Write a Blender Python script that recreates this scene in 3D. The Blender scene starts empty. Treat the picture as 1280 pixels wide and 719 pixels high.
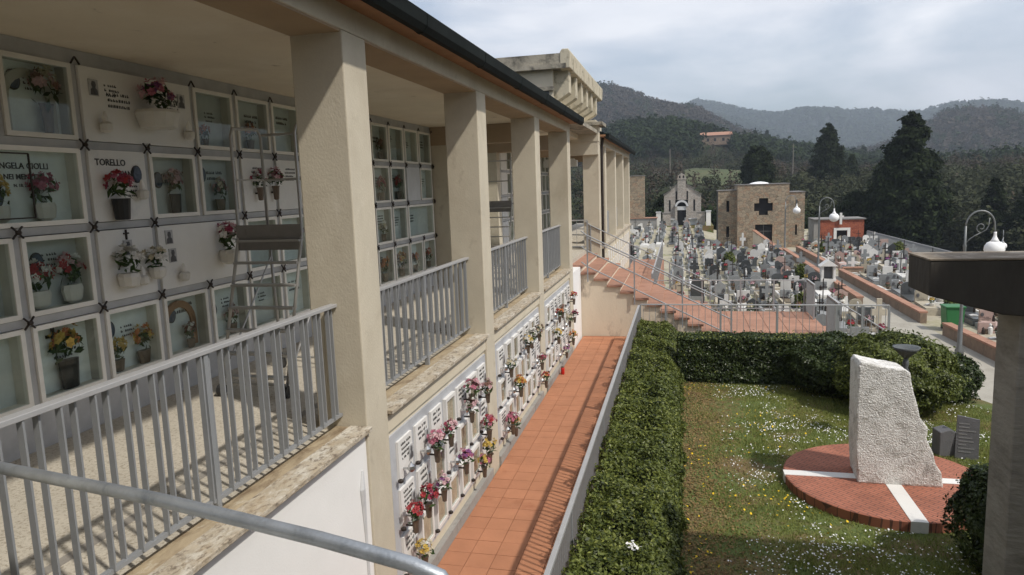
import bpy, math, random
import numpy as np
from mathutils import Vector, Matrix

scene = bpy.context.scene
COL = scene.collection
rng = np.random.default_rng(7)
random.seed(7)
R_ = math.radians

# ------------------------------------------------------------------ camera
CAM_H = 4.2
cam_d = bpy.data.cameras.new('camera')
cam = bpy.data.objects.new('camera', cam_d)
COL.objects.link(cam)
cam_d.sensor_width = 36.0
cam_d.lens = 24.85
cam_d.clip_start = 0.05
cam_d.clip_end = 20000
_r = Vector((0.97260, 0.22981, -0.03513)); _u = Vector((0.00194, 0.14306, 0.98971)); _f = Vector((-0.23247, 0.96266, -0.13870))
mw = Matrix((( _r.x, _u.x, -_f.x, 0), (_r.y, _u.y, -_f.y, 0), (_r.z, _u.z, -_f.z, CAM_H), (0, 0, 0, 1)))
cam.matrix_world = mw
scene.camera = cam
scene.render.resolution_x = 1024
scene.render.resolution_y = 575

# ------------------------------------------------------------------ light
SUN = Vector((1.0, -0.526, 1.37)).normalized()
SUN_EL = math.asin(SUN.z)
SUN_AZ = math.atan2(SUN.x, SUN.y)
world = bpy.data.worlds.new('World')
scene.world = world
world.use_nodes = True
wt = world.node_tree
wt.nodes.clear()
wo = wt.nodes.new('ShaderNodeOutputWorld')
bg = wt.nodes.new('ShaderNodeBackground')
bg.inputs['Strength'].default_value = 0.10
sky = wt.nodes.new('ShaderNodeTexSky')
sky.sky_type = 'NISHITA'
sky.sun_disc = False
sky.sun_elevation = SUN_EL
sky.sun_rotation = SUN_AZ
sky.air_density = 1.0
sky.dust_density = 2.0
sky.ozone_density = 1.0
tc = wt.nodes.new('ShaderNodeTexCoord')
mp = wt.nodes.new('ShaderNodeMapping')
mp.inputs['Scale'].default_value = (1.0, 1.0, 3.2)
nz = wt.nodes.new('ShaderNodeTexNoise')
nz.inputs['Scale'].default_value = 2.3
nz.inputs['Detail'].default_value = 7.0
nz.inputs['Roughness'].default_value = 0.55
nz.inputs['Distortion'].default_value = 0.25
rp = wt.nodes.new('ShaderNodeValToRGB')
rp.color_ramp.elements[0].position = 0.40
rp.color_ramp.elements[0].color = (0.25, 0.25, 0.25, 1)
rp.color_ramp.elements[1].position = 0.60
rp.color_ramp.elements[1].color = (0.97, 0.97, 0.97, 1)
nz2 = wt.nodes.new('ShaderNodeTexNoise')
nz2.inputs['Scale'].default_value = 4.5
nz2.inputs['Detail'].default_value = 6.0
rp2 = wt.nodes.new('ShaderNodeValToRGB')
rp2.color_ramp.elements[0].position = 0.35
rp2.color_ramp.elements[0].color = (5.9, 6.2, 6.9, 1)
rp2.color_ramp.elements[1].position = 0.70
rp2.color_ramp.elements[1].color = (7.9, 8.0, 8.4, 1)
mx = wt.nodes.new('ShaderNodeMix')
mx.data_type = 'RGBA'
L = wt.links.new
L(tc.outputs['Generated'], mp.inputs['Vector'])
L(mp.outputs['Vector'], nz.inputs['Vector'])
L(mp.outputs['Vector'], nz2.inputs['Vector'])
L(nz.outputs['Fac'], rp.inputs['Fac'])
L(nz2.outputs['Fac'], rp2.inputs['Fac'])
L(rp.outputs['Color'], mx.inputs['Factor'])
L(sky.outputs['Color'], mx.inputs['A'])
L(rp2.outputs['Color'], mx.inputs['B'])
L(mx.outputs['Result'], bg.inputs['Color'])
L(bg.outputs['Background'], wo.inputs['Surface'])

sd = bpy.data.lights.new('sun', 'SUN')
sd.energy = 2.6
sd.angle = R_(1.8)
sd.color = (1.0, 0.94, 0.85)
so = bpy.data.objects.new('sun', sd)
COL.objects.link(so)
so.location = (30, -15, 40)
so.rotation_euler = (-SUN).to_track_quat('-Z', 'Y').to_euler()

scene.view_settings.view_transform = 'Standard'
scene.view_settings.look = 'None'
scene.view_settings.exposure = 0.50
scene.cycles.volume_bounces = 0
scene.cycles.diffuse_bounces = 5
scene.cycles.max_bounces = 10
scene.view_settings.gamma = 1.0
scene.view_settings.use_curve_mapping = False

# ------------------------------------------------------------------ mesh helpers
class MB:
    """collects faces; build() links them as ONE mesh object"""
    def __init__(s):
        s.v = []; s.f = []
    def poly(s, pts):
        n = len(s.v); s.v += [tuple(p) for p in pts]; s.f.append(tuple(range(n, n + len(pts)))); return s
    def box(s, x0, x1, y0, y1, z0, z1):
        n = len(s.v)
        s.v += [(x0, y0, z0), (x1, y0, z0), (x1, y1, z0), (x0, y1, z0), (x0, y0, z1), (x1, y0, z1), (x1, y1, z1), (x0, y1, z1)]
        for q in ((0, 3, 2, 1), (4, 5, 6, 7), (0, 1, 5, 4), (1, 2, 6, 5), (2, 3, 7, 6), (3, 0, 4, 7)):
            s.f.append(tuple(n + i for i in q))
        return s
    def bar(s, a, b, w, h, up=(0, 0, 1)):
        a = Vector(a); b = Vector(b); d = (b - a).normalized(); up = Vector(up)
        if abs(d.dot(up)) > 0.98: up = Vector((0, 1, 0))
        sd_ = d.cross(up).normalized(); u = sd_.cross(d).normalized()
        n = len(s.v)
        for p in (a, b):
            for i, j in ((-1, -1), (1, -1), (1, 1), (-1, 1)):
                s.v.append(tuple(p + sd_ * (i * w / 2) + u * (j * h / 2)))
        for q in ((0, 1, 2, 3), (7, 6, 5, 4), (0, 4, 5, 1), (1, 5, 6, 2), (2, 6, 7, 3), (3, 7, 4, 0)):
            s.f.append(tuple(n + i for i in q))
        return s
    def tube(s, pts, r, n=8, cap=True):
        pts = [Vector(p) for p in pts]
        rs = r if isinstance(r, (list, tuple)) else [r] * len(pts)
        base = len(s.v); prev = None
        for k, p in enumerate(pts):
            d = (pts[min(k + 1, len(pts) - 1)] - pts[max(k - 1, 0)]).normalized()
            if prev is None:
                a = Vector((0, 0, 1)) if abs(d.z) < 0.9 else Vector((1, 0, 0))
                x = d.cross(a).normalized()
            else:
                x = (prev - d * prev.dot(d)).normalized()
            prev = x; y = d.cross(x)
            for i in range(n):
                t = 2 * math.pi * i / n
                s.v.append(tuple(p + (x * math.cos(t) + y * math.sin(t)) * rs[k]))
        for k in range(len(pts) - 1):
            for i in range(n):
                j = (i + 1) % n
                s.f.append((base + k * n + i, base + k * n + j, base + (k + 1) * n + j, base + (k + 1) * n + i))
        if cap:
            s.f.append(tuple(base + i for i in reversed(range(n))))
            s.f.append(tuple(base + (len(pts) - 1) * n + i for i in range(n)))
        return s
    def lathe(s, prof, c=(0, 0, 0), n=12):
        base = len(s.v)
        for (r, z) in prof:
            for i in range(n):
                t = 2 * math.pi * i / n
                s.v.append((c[0] + r * math.cos(t), c[1] + r * math.sin(t), c[2] + z))
        for k in range(len(prof) - 1):
            for i in range(n):
                j = (i + 1) % n
                s.f.append((base + k * n + i, base + k * n + j, base + (k + 1) * n + j, base + (k + 1) * n + i))
        s.f.append(tuple(base + i for i in reversed(range(n))))
        s.f.append(tuple(base + (len(prof) - 1) * n + i for i in range(n)))
        return s
    def prism(s, poly, lo, hi, axis='y'):
        """poly: 2d outline; axis y -> (x,z), axis x -> (y,z), axis z -> (x,y)"""
        def m(p, t):
            if axis == 'y': return (p[0], t, p[1])
            if axis == 'x': return (t, p[0], p[1])
            return (p[0], p[1], t)
        n = len(s.v); k = len(poly)
        s.v += [m(p, lo) for p in poly] + [m(p, hi) for p in poly]
        s.f.append(tuple(n + i for i in range(k))); s.f.append(tuple(n + k + i for i in reversed(range(k))))
        for i in range(k):
            j = (i + 1) % k
            s.f.append((n + i, n + k + i, n + k + j, n + j))
        return s
    def mesh(s, name, mat=None, smooth=False):
        me = bpy.data.meshes.new(name)
        me.from_pydata(s.v, [], s.f)
        me.validate(verbose=False)
        import bmesh
        bm = bmesh.new(); bm.from_mesh(me)
        bmesh.ops.recalc_face_normals(bm, faces=bm.faces)
        bm.to_mesh(me); bm.free()
        if mat: me.materials.append(mat)
        if smooth:
            me.polygons.foreach_set('use_smooth', [True] * len(me.polygons))
        me.update()
        return me
    def build(s, name, mat, parent=None, loc=(0, 0, 0), smooth=False, bevel=0):
        return link(name, s.mesh(name, mat, smooth), parent, loc, bevel)

def link(name, me, parent=None, loc=(0, 0, 0), bevel=0, rot=None):
    o = bpy.data.objects.new(name, me)
    COL.objects.link(o)
    o.location = loc
    if rot: o.rotation_euler = rot
    if parent: o.parent = parent
    if bevel:
        b = o.modifiers.new('bevel', 'BEVEL'); b.width = bevel; b.segments = 2; b.limit_method = 'ANGLE'
        b.harden_normals = False
    return o

def tag(o, label=None, cat=None, group=None, kind=None):
    if label: o['label'] = label
    if cat: o['category'] = cat
    if group: o['group'] = group
    if kind: o['kind'] = kind
    return o

def thing(name, label, cat, loc=(0, 0, 0), rz=0, group=None):
    o = bpy.data.objects.new(name, None)
    o.empty_display_size = 0.2
    COL.objects.link(o); o.location = loc; o.rotation_euler = (0, 0, rz)
    return tag(o, label, cat, group)

def dup(root, loc, rz=0, label=None, sc=1.0, tint=None):
    r = root.copy(); COL.objects.link(r); r.location = loc; r.rotation_euler = (0, 0, rz); r.scale = (sc, sc, sc)
    if label: r['label'] = label
    for ch in list(root.children):
        c = ch.copy(); COL.objects.link(c); c.parent = r
        for g in list(ch.children):
            d = g.copy(); COL.objects.link(d); d.parent = c
    return r

def quads_mesh(name, V, mat, nper=4):
    """V: (n, nper, 3) loose faces"""
    n = len(V)
    me = bpy.data.meshes.new(name)
    me.vertices.add(n * nper); me.vertices.foreach_set('co', np.ascontiguousarray(V, dtype=np.float32).ravel())
    me.loops.add(n * nper); me.loops.foreach_set('vertex_index', np.arange(n * nper, dtype=np.int32))
    me.polygons.add(n); me.polygons.foreach_set('loop_start', np.arange(0, n * nper, nper, dtype=np.int32))
    me.update(calc_edges=True)
    me.materials.append(mat)
    return me

def unit(a): return a / (np.linalg.norm(a, axis=-1, keepdims=True) + 1e-9)

def leaves(P, N, size, aspect=0.55, jit=0.7, seed=1, nper=4):
    """leaf-shaped faces at P, facing N (jittered)"""
    g = np.random.default_rng(seed); n = len(P)
    N = unit(N + g.normal(0, jit, (n, 3)))
    T = unit(np.cross(N, g.normal(0, 1, (n, 3)))); B = np.cross(N, T)
    s = (size * g.uniform(0.6, 1.35, n))[:, None]
    V = np.stack([P - T * s, P - B * s * aspect + N * s * .12, P + T * s, P + B * s * aspect + N * s * .12], 1)
    return V

# ------------------------------------------------------------------ materials
def new_mat(name):
    m = bpy.data.materials.new(name); m.use_nodes = True
    nt = m.node_tree
    return m, nt, nt.nodes['Principled BSDF']

def c4(c): return (c[0], c[1], c[2], 1.0)

def M(name, col, rough=0.75, var=0.12, scale=3.0, bump=0.15, bscale=40.0, metal=0.0, spec=0.3,
      blot=None, blot_scale=2.0, blot_lo=0.55, blot_hi=0.7, obrand=0.0, island=0.0, stretch=(1, 1, 1), coord='pos', bdist=0.02):
    m, nt, b = new_mat(name)
    N = nt.nodes.new; K = nt.links.new
    b.inputs['Roughness'].default_value = rough
    b.inputs['Metallic'].default_value = metal
    b.inputs['Specular IOR Level'].default_value = spec
    if coord == 'pos':
        src = N('ShaderNodeNewGeometry').outputs['Position']
    else:
        src = N('ShaderNodeTexCoord').outputs['Object']
    mp_ = N('ShaderNodeMapping'); mp_.inputs['Scale'].default_value = stretch
    K(src, mp_.inputs['Vector']); vec = mp_.outputs['Vector']
    n1 = N('ShaderNodeTexNoise'); n1.inputs['Scale'].default_value = scale; n1.inputs['Detail'].default_value = 8
    n1.inputs['Roughness'].default_value = 0.65
    K(vec, n1.inputs['Vector'])
    r1 = N('ShaderNodeValToRGB')
    r1.color_ramp.elements[0].position = 0.28; r1.color_ramp.elements[1].position = 0.72
    r1.color_ramp.elements[0].color = c4([x * (1 - var) for x in col])
    r1.color_ramp.elements[1].color = c4([min(1, x * (1 + var)) for x in col])
    K(n1.outputs['Fac'], r1.inputs['Fac']); out = r1.outputs['Color']
    if blot:
        for bl in (blot if isinstance(blot, list) else [(blot, blot_scale, blot_lo, blot_hi)]):
            n2 = N('ShaderNodeTexNoise'); n2.inputs['Scale'].default_value = bl[1]; n2.inputs['Detail'].default_value = 9
            n2.inputs['Roughness'].default_value = 0.7; n2.inputs['Distortion'].default_value = 0.3
            K(vec, n2.inputs['Vector'])
            r2 = N('ShaderNodeMapRange'); r2.inputs['From Min'].default_value = bl[2]; r2.inputs['From Max'].default_value = bl[3]
            K(n2.outputs['Fac'], r2.inputs['Value'])
            mm = N('ShaderNodeMix'); mm.data_type = 'RGBA'; mm.inputs['B'].default_value = c4(bl[0])
            K(r2.outputs['Result'], mm.inputs['Factor']); K(out, mm.inputs['A']); out = mm.outputs['Result']
    if obrand or island:
        if obrand:
            rv = N('ShaderNodeObjectInfo').outputs['Random']; amt = obrand
        else:
            rv = N('ShaderNodeNewGeometry').outputs['Random Per Island']; amt = island
        mr = N('ShaderNodeMapRange'); mr.inputs['To Min'].default_value = 1 - amt; mr.inputs['To Max'].default_value = 1 + amt
        K(rv, mr.inputs['Value'])
        hs = N('ShaderNodeHueSaturation'); K(mr.outputs['Result'], hs.inputs['Value']); K(out, hs.inputs['Color']); out = hs.outputs['Color']
    K(out, b.inputs['Base Color'])
    if bump:
        n3 = N('ShaderNodeTexNoise'); n3.inputs['Scale'].default_value = bscale; n3.inputs['Detail'].default_value = 5
        K(vec, n3.inputs['Vector'])
        bp = N('ShaderNodeBump'); bp.inputs['Strength'].default_value = bump; bp.inputs['Distance'].default_value = bdist
        K(n3.outputs['Fac'], bp.inputs['Height']); K(bp.outputs['Normal'], b.inputs['Normal'])
    return m

def leafmat(name, c1, c2, trans=0.25, rough=0.5, pscale=1.2, rv=0.35):
    m, nt, b = new_mat(name); N = nt.nodes.new; K = nt.links.new
    g = N('ShaderNodeNewGeometry')
    mr = N('ShaderNodeValToRGB'); mr.color_ramp.elements[0].color = c4(c1); mr.color_ramp.elements[1].color = c4(c2)
    nn = N('ShaderNodeTexNoise'); nn.inputs['Scale'].default_value = pscale; nn.inputs['Detail'].default_value = 3
    K(g.outputs['Position'], nn.inputs['Vector'])
    ad = N('ShaderNodeMath'); ad.operation = 'ADD'
    m1 = N('ShaderNodeMapRange'); m1.inputs['To Min'].default_value = -rv; m1.inputs['To Max'].default_value = rv
    K(g.outputs['Random Per Island'], m1.inputs['Value'])
    K(m1.outputs['Result'], ad.inputs[0]); K(nn.outputs['Fac'], ad.inputs[1])
    K(ad.outputs['Value'], mr.inputs['Fac'])
    K(mr.outputs['Color'], b.inputs['Base Color'])
    b.inputs['Roughness'].default_value = rough
    b.inputs['Specular IOR Level'].default_value = 0.35 if rough < .65 else 0.05
    tr = N('ShaderNodeBsdfTranslucent'); K(mr.outputs['Color'], tr.inputs['Color'])
    ms = N('ShaderNodeMixShader'); ms.inputs['Fac'].default_value = trans
    K(b.outputs['BSDF'], ms.inputs[1]); K(tr.outputs['BSDF'], ms.inputs[2])
    K(ms.outputs['Shader'], nt.nodes['Material Output'].inputs['Surface'])
    return m

def glassmat(name, tint=(0.75, 0.8, 0.78), refl=0.10):
    m, nt, b = new_mat(name); N = nt.nodes.new; K = nt.links.new
    tr = N('ShaderNodeBsdfTransparent'); tr.inputs['Color'].default_value = c4(tint)
    gl = N('ShaderNodeBsdfGlossy'); gl.inputs['Roughness'].default_value = 0.04
    lw = N('ShaderNodeLayerWeight'); lw.inputs['Blend'].default_value = 0.5
    pw = N('ShaderNodeMath'); pw.operation = 'POWER'; pw.inputs[1].default_value = 4.0
    mu = N('ShaderNodeMath'); mu.operation = 'MULTIPLY_ADD'; mu.inputs[1].default_value = 0.45; mu.inputs[2].default_value = refl * 0.5
    ms = N('ShaderNodeMixShader')
    K(lw.outputs['Facing'], pw.inputs[0]); K(pw.outputs['Value'], mu.inputs[0])
    K(mu.outputs['Value'], ms.inputs['Fac'])
    K(tr.outputs['BSDF'], ms.inputs[1]); K(gl.outputs['BSDF'], ms.inputs[2])
    K(ms.outputs['Shader'], nt.nodes['Material Output'].inputs['Surface'])
    return m

cream = M('cream_plaster', (0.54, 0.488, 0.385), 0.85, 0.08, 1.6, 0.14, 60, blot=[((0.42, 0.365, 0.275), 0.9, 0.48, 0.78), ((0.62, 0.57, 0.47), 2.5, 0.6, 0.75), ((0.40, 0.35, 0.27), 4.0, 0.60, 0.74)], stretch=(1, 1, .75))
cream_lo = M('cream_wall', (0.60, 0.54, 0.42), 0.85, 0.08, 1.5, 0.1, 70, blot=[((0.45, 0.39, 0.29), 1.3, 0.55, 0.8)])
whitewall = M('white_plaster', (0.78, 0.775, 0.76), 0.85, 0.05, 1.2, 0.08, 60, blot=[((0.66, 0.64, 0.6), 0.9, 0.58, 0.8)])
ceil_m = M('ceiling_plaster', (0.66, 0.58, 0.46), 0.9, 0.08, 1.0, 0.1, 30, blot=[((0.34, 0.27, 0.20), 3.2, 0.63, 0.68), ((0.72, 0.65, 0.54), 0.8, 0.5, 0.7)])
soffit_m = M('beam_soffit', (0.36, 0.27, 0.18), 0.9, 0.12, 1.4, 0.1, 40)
stainwall = M('stained_plaster', (0.62, 0.54, 0.42), 0.9, 0.08, 1.5, 0.2, 30, blot=[((0.30, 0.25, 0.20), 1.6, 0.56, 0.70), ((0.52, 0.40, 0.28), 3.0, 0.6, 0.72)], stretch=(1, 1, 0.45))
gutter_m = M('dark_gutter', (0.012, 0.015, 0.014), 0.8, 0.35, 3.0, 0.1, 20, spec=0.1)
eave_m = M('eave_boards', (0.32, 0.18, 0.10), 0.85, 0.2, 4.0, 0.15, 30)
floor_m = M('pebble_floor', (0.49, 0.45, 0.375), 0.9, 0.10, 1.2, 0.5, 70, blot=[((0.30, 0.26, 0.20), 38, 0.5, 0.62), ((0.66, 0.60, 0.50), 52, 0.6, 0.7)], bdist=0.01)
strip_m = M('floor_joint_strip', (0.27, 0.25, 0.22), 0.9, 0.15, 6, 0.15, 50)
sill_in = M('ochre_sill', (0.38, 0.305, 0.20), 0.92, 0.2, 5, 0.3, 40, blot=[((0.20, 0.145, 0.09), 5.5, 0.48, 0.66), ((0.54, 0.49, 0.39), 9, 0.58, 0.7)], stretch=(1, .45, 1))
sill_out = M('lichen_sill', (0.42, 0.36, 0.27), 0.92, 0.2, 6, 0.5, 35, blot=[((0.56, 0.52, 0.44), 9, 0.46, 0.62), ((0.17, 0.135, 0.10), 24, 0.50, 0.64), ((0.36, 0.28, 0.18), 4, 0.52, 0.7)], stretch=(1, .55, 1))
steel_p = M('grey_painted_steel', (0.30, 0.31, 0.32), 0.5, 0.06, 6, 0.05, 30, metal=0.25, spec=0.5)
steel_l = M('grey_painted_toprail', (0.40, 0.40, 0.40), 0.5, 0.06, 6, 0.05, 30, metal=0.2, spec=0.5)
galv = M('galvanised_tube', (0.42, 0.45, 0.48), 0.48, 0.18, 9, 0.12, 60, metal=0.75, spec=0.5, blot=[((0.22, 0.25, 0.28), 5, 0.5, 0.7)])
alu = M('ladder_aluminium', (0.42, 0.41, 0.39), 0.45, 0.08, 8, 0.05, 40, metal=0.5)
grey_mb = M('grey_marble', (0.43, 0.435, 0.44), 0.55, 0.14, 4, 0.04, 30, blot=[((0.42, 0.42, 0.42), 3, 0.55, 0.75)])
lite_mb = M('light_grey_marble', (0.56, 0.57, 0.58), 0.5, 0.10, 3, 0.04, 30, blot=[((0.45, 0.46, 0.48), 2.0, 0.52, 0.75)])
white_mb = M('white_marble', (0.72, 0.71, 0.68), 0.4, 0.05, 3, 0.03, 20, blot=[((0.58, 0.58, 0.57), 1.8, 0.58, 0.72)])
frame_mb = M('cream_marble_frame', (0.78, 0.76, 0.71), 0.45, 0.07, 5, 0.04, 30, obrand=0.12)
backmb = M('niche_back_marble', (0.66, 0.70, 0.69), 0.5, 0.10, 5, 0.03, 30, obrand=0.25)
sidemb = M('niche_side_marble', (0.58, 0.56, 0.50), 0.6, 0.10, 5, 0.03, 30, obrand=0.2)
bronze = M('dark_bronze', (0.055, 0.045, 0.04), 0.5, 0.2, 20, 0.1, 60, metal=0.6)
vase_b = M('bronze_vase', (0.17, 0.13, 0.10), 0.45, 0.2, 20, 0.05, 60, metal=0.6)
vase_w = M('white_ceramic', (0.62, 0.60, 0.55), 0.35, 0.06, 10, 0.0)
vase_d = M('black_vase', (0.03, 0.03, 0.03), 0.4, 0.1, 10, 0.0)
ink = M('engraved_lettering', (0.06, 0.06, 0.06), 0.6, 0.1, 10, 0.0)
photo_d = M('photo_portrait', (0.10, 0.10, 0.105), 0.3, 0.4, 22, 0.0)
photo_l = M('photo_background', (0.42, 0.42, 0.42), 0.3, 0.2, 22, 0.0)
photo_b = M('blue_portrait', (0.08, 0.10, 0.14), 0.3, 0.6, 24, 0.0)
glass = glassmat('niche_glass', (0.90, 0.93, 0.92), 0.05)
terr = M('terracotta_tile', (0.40, 0.180, 0.098), 0.8, 0.12, 2.5, 0.12, 60, obrand=0.045, blot=[((0.30, 0.11, 0.055), 1.3, 0.58, 0.75), ((0.46, 0.22, 0.12), 3, 0.6, 0.75)])
terr2 = M('terracotta_slab', (0.355, 0.195, 0.135), 0.85, 0.14, 2.0, 0.15, 40, obrand=0.08, blot=[((0.24, 0.11, 0.07), 1.8, 0.56, 0.72)])
grout = M('tile_joint', (0.31, 0.138, 0.075), 0.95, 0.2, 8, 0.1, 50)
conc = M('grey_concrete', (0.30, 0.29, 0.27), 0.9, 0.12, 2.2, 0.35, 28, blot=[((0.18, 0.17, 0.155), 1.4, 0.52, 0.72)])
conc_b = M('near_black_concrete', (0.062, 0.056, 0.048), 0.92, 0.3, 3.0, 0.5, 22, blot=[((0.10, 0.09, 0.08), 3.0, 0.55, 0.75)], stretch=(1, 1, 0.3))  # near-black base tone for the beam, paler blotches drawn out vertically
conc_d = M('weathered_concrete', (0.30, 0.28, 0.245), 0.92, 0.18, 3.0, 0.5, 22, blot=[((0.17, 0.155, 0.135), 2.0, 0.48, 0.68)], stretch=(.5, .5, 1.6))
conc_top = M('mossy_concrete_top', (0.20, 0.165, 0.125), 0.92, 0.2, 5, 0.5, 30, blot=[((0.40, 0.36, 0.30), 4, 0.5, 0.65)])
dk_grey = M('dark_grey_paint', (0.11, 0.115, 0.12), 0.8, 0.12, 2, 0.1, 40)
weath = M('weathered_cornice', (0.34, 0.31, 0.25), 0.92, 0.2, 2.5, 0.4, 25, blot=[((0.10, 0.095, 0.08), 2.2, 0.45, 0.62), ((0.54, 0.50, 0.38), 3.5, 0.6, 0.72)])
dent_m = M('dentil_plaster', (0.52, 0.47, 0.36), 0.9, 0.1, 3, 0.2, 40, blot=[((0.20, 0.18, 0.13), 3.0, 0.50, 0.66)])
brickwall = M('brown_path_wall', (0.26, 0.19, 0.14), 0.9, 0.2, 3, 0.3, 30, blot=[((0.15, 0.12, 0.09), 1.5, 0.5, 0.7)])
blackm = M('dark_opening', (0.012, 0.012, 0.014), 0.5, 0.2, 3, 0.0)
brownd = M('brown_door', (0.16, 0.075, 0.045), 0.6, 0.15, 4, 0.1, 30)
green_pl = M('green_plastic', (0.035, 0.16, 0.055), 0.45, 0.06, 3, 0.03, 20)
red_pl = M('red_candle', (0.5, 0.02, 0.015), 0.4, 0.05, 10, 0.0)
lampw = M('white_lamp_glass', (0.85, 0.85, 0.84), 0.25, 0.02, 4, 0.0)
gravel = M('gravel_ground', (0.36, 0.33, 0.25), 0.95, 0.18, 1.0, 0.4, 40, blot=[((0.22, 0.22, 0.10), 0.5, 0.5, 0.66), ((0.48, 0.45, 0.38), 0.8, 0.55, 0.7)])
pathm = M('path_concrete', (0.36, 0.34, 0.29), 0.95, 0.08, 1.0, 0.2, 40, blot=[((0.27, 0.25, 0.21), 0.6, 0.52, 0.7)])
dirt = M('lawn_soil', (0.10, 0.13, 0.038), 0.95, 0.25, 6, 0.6, 40, blot=[((0.17, 0.12, 0.06), 1.1, 0.46, 0.60)])

# ================================================================== GALLERY BUILDING
def wl(o): return tuple(-o.location)
FX = -2.72; BX = -3.197        # front and inner faces of the columns
COLY = [1.59 + 4 * k for k in range(5)]
CW = 0.455
ZF, ZS, ZB = 2.10, 2.15, 5.55  # gallery floor, sill, beam underside

gal = thing('gallery_building', 'cream plastered open gallery with square columns and dark gutter on the left', 'building', (-4.2, 8, 0))
def gp(mb, name, mat, bevel=0, smooth=False, parent=None):
    return mb.build(name, mat, parent or gal, wl(gal) if parent is None else (0, 0, 0), smooth, bevel)
for y in COLY:
    gp(MB().box(BX, FX, y, y + CW, -0.3, ZB), 'column', cream, 0.012)
gp(MB().box(BX, FX, -3, 18.06, ZB, 5.84), 'beam', cream, 0.01)
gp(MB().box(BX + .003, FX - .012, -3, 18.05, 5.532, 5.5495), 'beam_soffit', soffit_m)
gp(MB().box(-5.62, BX - 0.002, -3, 18.05, 5.60, 5.70), 'ceiling', ceil_m)
# eave, gutter, roof
gp(MB().box(FX + 0.001, -2.50, -3, 18.10, 5.76, 5.82), 'eave_board', eave_m)
gpoly = [(-2.54, 5.885), (-2.52, 5.765), (-2.46, 5.715), (-2.40, 5.72), (-2.365, 5.775), (-2.355, 5.89)]
gu = gp(MB().prism(gpoly, -3, 18.12, 'y'), 'gutter', gutter_m)
for k in range(9):
    y = 0.4 + 2.1 * k
    gp(MB().prism([(x + (-.006 if x < -2.45 else .006), z - .006) for x, z in gpoly], y, y + 0.05, 'y'), 'gutter_bracket', gutter_m, parent=gu)
gp(MB().prism([(-2.545, 5.85), (-2.545, 5.93), (-9.0, 7.2), (-9.0, 7.1)], -3, 18.09, 'y'), 'roof', gutter_m)
# floor slab and joint strips
gp(MB().box(-5.75, BX + 0.15, -3, 40.2, 1.8, ZF), 'gallery_floor', floor_m)
gp(MB().box(-3.62, -3.54, -3, 18.0, ZF - 0.01, ZF + 0.004), 'joint_strip', strip_m)
# transverse ribs inside
for y in (15.14, 19.3, 23.62, 29.6):
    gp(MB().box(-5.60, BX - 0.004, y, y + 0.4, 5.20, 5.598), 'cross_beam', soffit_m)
    gp(MB().box(-5.60, -4.98, y + 0.01, y + 0.39, ZF, 5.198), 'pilaster', cream)
# lower wall panels between the columns
gp(MB().box(-3.3, -2.745, -3, COLY[1] - 0.002, -0.3, 2.09), 'white_wall', whitewall)
gp(MB().tube([(-2.738, 5.47, 0.0), (-2.738, 5.46, 1.2), (-2.737, 5.44, 1.62), (-2.739, 5.47, 1.78)], [.014, .014, .03, .012], 6), 'cement_seam', lite_mb)
for k in range(1, 4):
    gp(MB().box(-3.3, -2.765, COLY[k] + CW + 0.002, COLY[k + 1] - 0.002, -0.3, 2.09), 'lower_wall', cream_lo)
    gp(MB().box(-2.762, -2.69, COLY[k] + CW + 0.003, COLY[k + 1] - 0.003, -0.02, 0.13), 'plinth', conc)
    gp(MB().box(-2.764, -2.735, COLY[k] + CW + 0.003, COLY[k + 1] - 0.003, 1.92, 2.088), 'band', cream_lo)
gp(MB().box(-3.3, -2.74, 18.05, 19.6, -0.3, 1.96), 'lower_wall', whitewall)
# sills
for k in range(4):
    y0, y1 = (COLY[k] + CW + 0.002, COLY[k + 1] - 0.002)
    gp(MB().box(-3.045, -2.885, y0, y1, 2.02, ZS - 0.012), 'sill_inner', sill_in, 0.004)
    gp(MB().box(-2.883, -2.672, y0, y1, 2.108, ZS), 'sill', sill_out, 0.005)
# far block behind the stairs
far = thing('far_gallery_block', 'farther cream gallery block with five slim columns beyond the stairs', 'building', (-4.0, 31, 0))
def fp(mb, name, mat, bevel=0): return mb.build(name, mat, far, wl(far), False, bevel)
fp(MB().box(-3.15, -2.62, 23.6, 24.1, -0.3, ZB), 'corner_pillar', cream, 0.01)
for y in (25.59, 29.59, 33.59, 37.59):
    fp(MB().box(-3.15, -2.62, y, y + CW, 1.4, ZB), 'column', cream, 0.01)
fp(MB().box(-3.15, -2.615, 23.6, 38.1, ZB, 5.86), 'beam', cream)
fp(MB().box(-5.62, -3.152, 23.6, 38.1, 5.60, 5.70), 'ceiling', ceil_m)
fp(MB().box(-2.614, -2.42, 23.9, 38.2, 5.80, 5.86), 'eave_board', eave_m)
fp(MB().prism([(x + .06, z) for x, z in gpoly], 23.95, 38.3, 'y'), 'gutter', gutter_m)
fp(MB().prism([(-2.48, 5.87), (-2.48, 5.95), (-9.0, 7.2), (-9.0, 7.1)], 23.9, 38.25, 'y'), 'roof', gutter_m)
fp(MB().box(-3.2, -2.655, 24.1, 38.1, -0.3, 2.05), 'lower_wall', cream_lo)
fp(MB().box(-2.96, -2.56, 24.15, 38.1, 2.052, 2.14), 'sill', sill_out)
fp(MB().tube([(-2.54, 24.2, 5.78), (-2.55, 24.2, 5.66), (-2.585, 24.2, 5.5), (-2.585, 24.2, 0.1)], 0.05, 8), 'drainpipe', bronze)
for k, y in enumerate((26.05, 30.05, 34.05)):
    fp(MB().box(-2.94, -2.90, y + 0.02, y + 3.5, 2.28, 3.16), 'parapet_panel', steel_p)
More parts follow.
